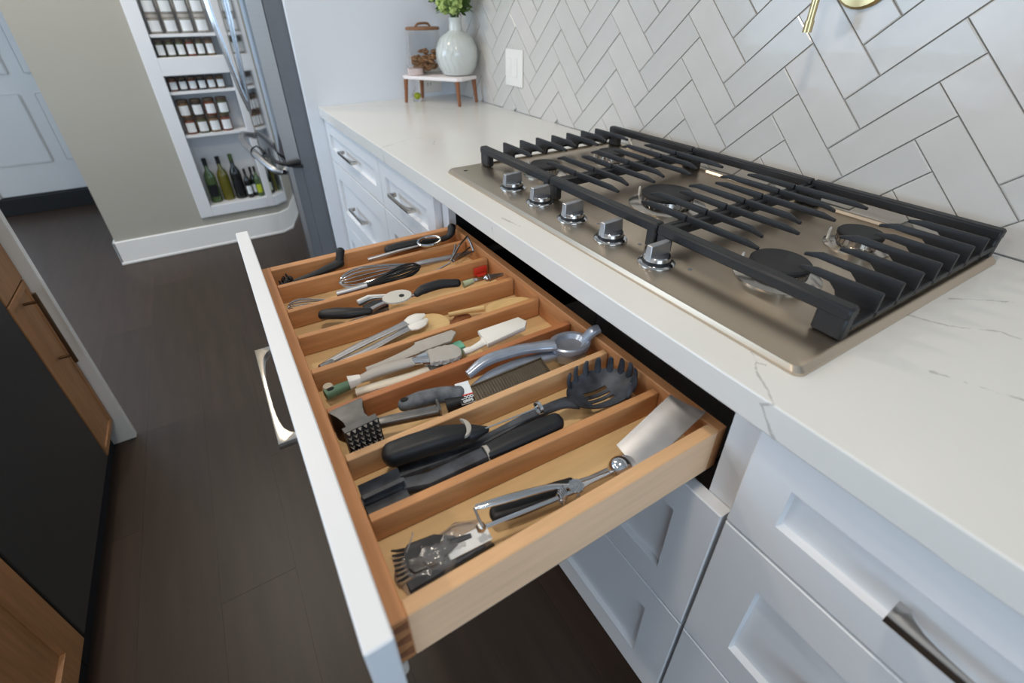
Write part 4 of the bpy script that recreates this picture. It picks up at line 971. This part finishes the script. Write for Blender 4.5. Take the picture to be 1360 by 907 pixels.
b = nb(); tube(b, smooth_path([(-.345, .334, .784), (-.33, .329, .787), (-.29, .317, .789), (-.255, .308, .789)], 4), [(.006, .005), (.0075, .006), (.008, .006), (.008, .0055)], 12, upv=(0, 0, 1), power=3.5); obj('handle', b, 'castalu', t)
b = nb(); m2 = frame((-.2535, .3077, .789), (1, -.18, 0)); box(b, (-.0018, -.0105, -.009), (.0018, .0125, .011), .0008, mtx=m2); obj('collar', b, 'castalu', t)
# 7 frother, pasta fork, chopper --------------------------------------
t = util('milk_frother', 'fat black-handled milk frother with a thin steel wand and coil', 'frother', -0.26, 0.255)
b = nb(); capsule(b, smooth_path([(-.336, .2660, .790), (-.31, .2615, .792), (-.275, .255, .793), (-.245, .2485, .792)], 5), [(.0145, .0145), (.0155, .0150), (.0152, .0150), (.0115, .0115)], 18, power=3.0); h_ = obj('handle', b, 'rubber', t)
b = nb(); rings = []
for x, f in ((-.2385, 1.0), (-.2345, .96)):
    pass
m = frame((-.236, .2465, .7905), (1, -.26, -.02)); pl = []
for k in range(13):
    a = math.radians(-75+150*k/12); pl.append((.013*math.cos(a)-.012, .0158*math.sin(a)))
for k in range(13):
    a = math.radians(75-150*k/12); pl.append((.007*math.cos(a)-.0125, .0165*math.sin(a)))
prism(b, pl, .0085, .0135, m, .0004); obj('accent', b, 'grey', h_)
b = nb(); tube(b, [(-.312, .2525, .7985), (-.306, .2485, .7990), (-.294, .2465, .7990), (-.288, .248, .8000)], .0009, 6); obj('switch_mark', b, 'grey', h_)
b = nb(); capsule(b, [(-.236, .246, .790), (-.216, .241, .790)], [.0125, .005], 14); obj('nose', b, 'rubber', t)
b = nb(); tube(b, [(-.222, .2405, .7935), (-.142, .2275, .8030)], .0011, 8); obj('wand', b, 'chrome', t)
b = nb(); pts = []
for k in range(61):
    a = 2*PI*k/12; pts.append((-.1415+.0045*(k/60-.5), .2270+.0085*math.cos(a), .8030+.0085*math.sin(a)))
tube(b, pts, .0009, 6); obj('coil', b, 'chrome', t)
t = util('pasta_fork', 'black nylon pasta fork with upright teeth and three slots', 'pasta server', -0.06, 0.23)
b = nb(); tube(b, smooth_path([(-.335, .256, .762), (-.27, .249, .763), (-.21, .242, .769), (-.15, .237, .781), (-.10, .234, .783), (-.074, .231, .776)], 5), [(.010, .007), (.011, .007), (.0085, .006), (.0075, .005), (.0085, .005), (.014, .004)], 12, upv=(0, 0, 1), power=3); obj('handle', b, 'nylon', t)
m = frame((-.0265, .2295, .762), (1, -.10, .06))
RX, RY = .0545, .0385
def bowl_pt(r, a): return m @ V(RX*r*math.cos(a), RY*r*math.sin(a), .001+.020*r*r)
b = nb(); NA, NR = 48, 7
slots = lambda x, y: abs(x+.002) < .020 and any(abs(y-c) < .0028 for c in (-.0105, 0.0, .0105))
pts = {}
gx, gy = 54, 40
def inside(x, y): return (x/RX)**2+(y/RY)**2 <= 1.0
grid = {}
vt = {}
def gv(i, j, top):
    k = (i, j, top)
    if k not in vt:
        x, y = -RX+2*RX*i/gx, -RY+2*RY*j/gy; r2_ = (x/RX)**2+(y/RY)**2
        if r2_ > 1: s_ = 1/math.sqrt(r2_); x, y, r2_ = x*s_, y*s_, 1
        vt[k] = b.verts.new(m @ V(x, y, .001+.020*r2_+(.0022 if top else 0)))
    return vt[k]
cells = set()
for i in range(gx):
    for j in range(gy):
        x, y = -RX+2*RX*(i+.5)/gx, -RY+2*RY*(j+.5)/gy
        if inside(x, y) and not slots(x, y): cells.add((i, j))
for (i, j) in cells:
    b.faces.new([gv(i, j, 1), gv(i+1, j, 1), gv(i+1, j+1, 1), gv(i, j+1, 1)]); b.faces.new([gv(i, j+1, 0), gv(i+1, j+1, 0), gv(i+1, j, 0), gv(i, j, 0)])
    for di, dj, e in ((-1, 0, ((i, j+1), (i, j))), (1, 0, ((i+1, j), (i+1, j+1))), (0, -1, ((i, j), (i+1, j))), (0, 1, ((i+1, j+1), (i, j+1)))):
        if (i+di, j+dj) not in cells: b.faces.new([gv(*e[0], 0), gv(*e[1], 0), gv(*e[1], 1), gv(*e[0], 1)])
obj('bowl', b, 'nylon', t, angle=60)
for k in range(10):
    a = math.radians(-62+22.0*k); p0 = bowl_pt(.95, a); out = (bowl_pt(1, a)-bowl_pt(.8, a)).normalized()
    b = nb(); tube(b, smooth_path([p0-V(0, 0, .002), p0+out*.003+V(0, 0, .008), p0+out*.003+V(0, 0, .018), p0+out*.001+V(0, 0, .025)], 4), [(.0055, .004), (.0052, .0035), (.0044, .003), (.003, .002)], 8, upv=tuple(out)); obj('tooth', b, 'nylon', t)
t = util('meat_chopper', 'worn black nylon ground-meat chopper with a finned head', 'chopper', -0.26, 0.215)
hc = V(-.362, .2255, .777)
b = nb(); tube(b, [hc+V(-.026, 0, 0), hc+V(.026, -.002, 0)], .007, 12); hub = obj('hub', b, 'nylon', t)
for k in range(5):
    a = math.radians(20+72*k); b = nb(); rings = []
    for r_, sw in ((.004, 0), (.010, 3), (.016, 9), (.0225, 18)):
        aa = a+math.radians(sw); d1 = V(0, math.cos(aa), math.sin(aa)); n1 = V(0, -math.sin(aa), math.cos(aa))
        rings.append([hc+V(sx*.0245, 0, 0)+d1*r_*.97+n1*(st*.0022) for sx, st in ((-1, -1), (1, -1), (1, 1), (-1, 1))])
    loft(b, rings); obj('fin', b, 'nylon', t, angle=50)
b = nb(); tube(b, [hc+V(.024, -.002, 0), V(-.31, .2145, .778), V(-.232, .211, .781)], [(.009, .008), (.0105, .008), (.0105, .0085)], 12, upv=(0, 0, 1), power=3.2); obj('shaft', b, 'nylon', t)
b = nb(); tube(b, [(-.234, .2112, .781), (-.229, .2110, .781)], .0122, 14); obj('ferrule', b, 'grey', t)
b = nb(); capsule(b, smooth_path([(-.229, .211, .781), (-.19, .2085, .785), (-.15, .206, .787), (-.128, .2045, .788)], 4), [(.0125, .0115), (.0135, .012), (.0135, .012), (.0125, .0115)], 16, power=2.6); obj('grip', b, 'rubber', t)
# 8 near compartment ----------------------------------------------------
t = util('steel_turner', 'wide steel turner blade leaning on the back rim with a black handle', 'turner', -0.05, 0.12)
b = nb(); q = [V(-.078, .091, .7735), V(-.077, .139, .7755), V(.0235, .147, .8095), V(.0365, .0975, .8115)]
up_ = (q[1]-q[0]).cross(q[3]-q[0]).normalized(); up_ = up_ if up_.z > 0 else -up_
n_, rows = 10, []
def quad(u_, v_, e):
    p = (q[0]*(1-v_)+q[1]*v_)*(1-u_)+(q[3]*(1-v_)+q[2]*v_)*u_
    return p+up_*(.004*(2*v_-1)**2-.004+e)
for e in (0, .0012):
    rows.append([[b.verts.new(quad(i/n_, j/n_, e)) for j in range(n_+1)] for i in range(n_+1)])
for i in range(n_):
    for j in range(n_):
        for r_ in (0, 1): b.faces.new((rows[r_][i][j], rows[r_][i+1][j], rows[r_][i+1][j+1], rows[r_][i][j+1]))
for i in range(n_):
    for j in (0, n_): b.faces.new((rows[0][i][j], rows[0][i+1][j], rows[1][i+1][j], rows[1][i][j])); b.faces.new((rows[0][j][i], rows[0][j][i+1], rows[1][j][i+1], rows[1][j][i]))
obj('blade', b, 'satin', t)
b = nb(); tube(b, smooth_path([(-.072, .114, .7720), (-.10, .116, .768), (-.135, .119, .768), (-.165, .122, .771)], 4), [(.012, .0015), (.006, .0025), (.005, .003), (.0065, .004)], 10, upv=(0, 0, 1), power=3); obj('neck', b, 'satin', t)
b = nb(); capsule(b, smooth_path([(-.163, .122, .772), (-.19, .126, .773), (-.235, .132, .772), (-.262, .136, .773)], 4), [(.010, .0075), (.0115, .008), (.012, .008), (.010, .0075)], 14, power=2.6); obj('grip', b, 'rubber', t)
t = util('cookie_scoop', 'chrome spring-handled cookie scoop lying on the turner handle', 'scoop', -0.18, 0.115)
sc_ = V(-.1015, .1060, .7810)
b = nb(); m = frame(sc_, (1, -.1, 0), (.25, -.1, 1)); rings = []
prof = [(.0152*math.sin(math.radians(a)), .0152*math.cos(math.radians(a))) for a in range(4, 106, 8)]
lathe(b, prof+[(r_*.93, z*.93) for r_, z in prof[::-1]], (0, 0, 0), 28, m, cap=True); obj('bowl', b, 'chrome', t)
b = nb(); tube(b, [(-.1165, .1065, .782), (-.150, .1068, .787), (-.171, .1075, .790)], [(.0028, .0022), (.0035, .0025), (.006, .003)], 12, upv=(0, 0, 1)); obj('shank', b, 'chrome', t)
gm = Matrix.Translation((-.170, .1075, .7905))
b = nb(); poly = []
for k in range(36):
    a = 2*PI*k/36; rr_ = .0098 if k % 3 else .0082; poly.append((rr_*math.cos(a), rr_*math.sin(a)))
prism(b, poly, 0, .003, gm, .0004); lathe(b, [(.0025, .7935), (.0025, .795), (.001, .7952)], (-.170, .1075, 0), 10); obj('gear', b, 'chrome', t)
b = nb(); pts = []
for k in range(40):
    a = 2*PI*k/9; pts.append((-.184-.011*k/40, .1115-.007*k/40+.0072*math.cos(a), .7885+.0072*math.sin(a)))
tube(b, pts, .0011, 6); tube(b, smooth_path([(-.172, .100, .789), (-.180, .096, .786), (-.197, .0955, .779), (-.213, .0985, .772)], 5), .0011, 6)
tube(b, smooth_path([(-.170, .101, .788), (-.176, .094, .783), (-.190, .092, .776), (-.205, .094, .770)], 5), .0011, 6); obj('spring', b, 'chrome', t)
b = nb(); tube(b, smooth_path([(-.172, .110, .791), (-.198, .1215, .7935), (-.24, .1320, .7945), (-.268, .1390, .794), (-.283, .1435, .793)], 5), [(.0025, .002), (.0042, .0026), (.0048, .0028), (.0042, .0026), (.003, .0022)], 12, upv=(0, 0, 1), power=2.6); obj('arm', b, 'chrome', t)
b = nb(); tube(b, smooth_path([(-.175, .104, .791), (-.20, .1070, .791), (-.245, .1135, .790), (-.284, .1195, .789)], 5), [(.0022, .0018), (.0026, .002), (.0026, .002), (.0024, .002)], 10, upv=(0, 0, 1)); obj('arm', b, 'chrome', t)
b = nb(); tube(b, [(-.284, .1445, .792), (-.2855, .1320, .791), (-.286, .118, .789)], .0016, 8); obj('link', b, 'chrome', t)
b = nb(); lathe(b, [(.005, -.003), (.0055, .003), (.003, .005)], (-.288, .1215, .789), 12, Matrix.Rotation(PI/2, 4, 'X')); obj('end_cap', b, 'nickel', t)
t = util('bagged_brush_set', 'clear plastic bag holding a black cleaning brush, a steel bar and a white card', 'bag', -0.33, 0.13)
b = nb(); nx_, ny_ = 26, 14; rows = []
for lay in (0, 1):
    g_ = []
    for i in range(nx_+1):
        r_ = []
        for j in range(ny_+1):
            u_, v_ = i/nx_, j/ny_
            x = -.382+.104*u_+.003*math.sin(v_*9); y = (.105+.057*v_)+.010*u_*(1-v_)-.004*u_+.003*math.sin(u_*11)
            puff = (math.sin(PI*u_)*math.sin(PI*v_))**.5 if 0 < i < nx_ and 0 < j < ny_ else 0
            z = FZ+.0012+(0.017*puff+.0022*math.sin(23*u_+17*v_)*puff+R.uniform(-.0015, .0015)*puff if lay else 0)
            r_.append(b.verts.new((x, y, z)))
        g_.append(r_)
    rows.append(g_)
for lay in (0, 1):
    for i in range(nx_):
        for j in range(ny_): b.faces.new((rows[lay][i][j], rows[lay][i+1][j], rows[lay][i+1][j+1], rows[lay][i][j+1]))
obj('bag', b, 'film', t)
b = nb(); m = frame((-.347, .140, FZ+.006), (1, -.16, .02)); pl = []
for k in range(15):
    a = math.radians(90+180*k/14); pl.append((.008*math.cos(a)-.014, .0175*math.sin(a)))
pl += [(.014, -.0175), (.036, -.006), (.036, .006), (.014, .0175)]; prism(b, pl, 0, .009, m, .002); bh = obj('brush_head', b, 'charcoal', t)
for k in range(7):
    b = nb(); y = -.0145+.0048*k; tube(b, [m @ V(-.018, y, .004), m @ V(-.028, y*1.15, .004), m @ V(-.034, y*1.25, .006)], [.0018, .0016, .001], 6); obj('bristle', b, 'rubber', bh)
b = nb(); tube(b, [m @ V(.028, 0, .005), m @ V(.052, -.001, .006)], (.006, .004), 10, upv=(0, 0, 1)); obj('brush_handle', b, 'nylon', t)
b = nb(); m = frame((-.376, .1165, FZ+.006), (1, .02, .015)); box(b, (0, -.0055, 0), (.088, .0055, .006), .001, mtx=m); obj('steel_bar', b, 'nylon', t)
b = nb(); box(b, (.0, -.0070, -.003), (.098, -.0055, .004), mtx=m); obj('bar_backing', b, 'rubber', t)
b = nb(); m = frame((-.333, .130, FZ+.0135), (1, -.06, .02)); box(b, (.006, -.012, 0), (.056, .008, .0012), mtx=m); obj('white_card', b, 'label', t)
b = nb(); tube(b, [(-.352, .160, .781), (-.3535, .156, .7815), (-.366, .143, .779)], .0007, 6); obj('wire_tie', b, 'chrome', t)
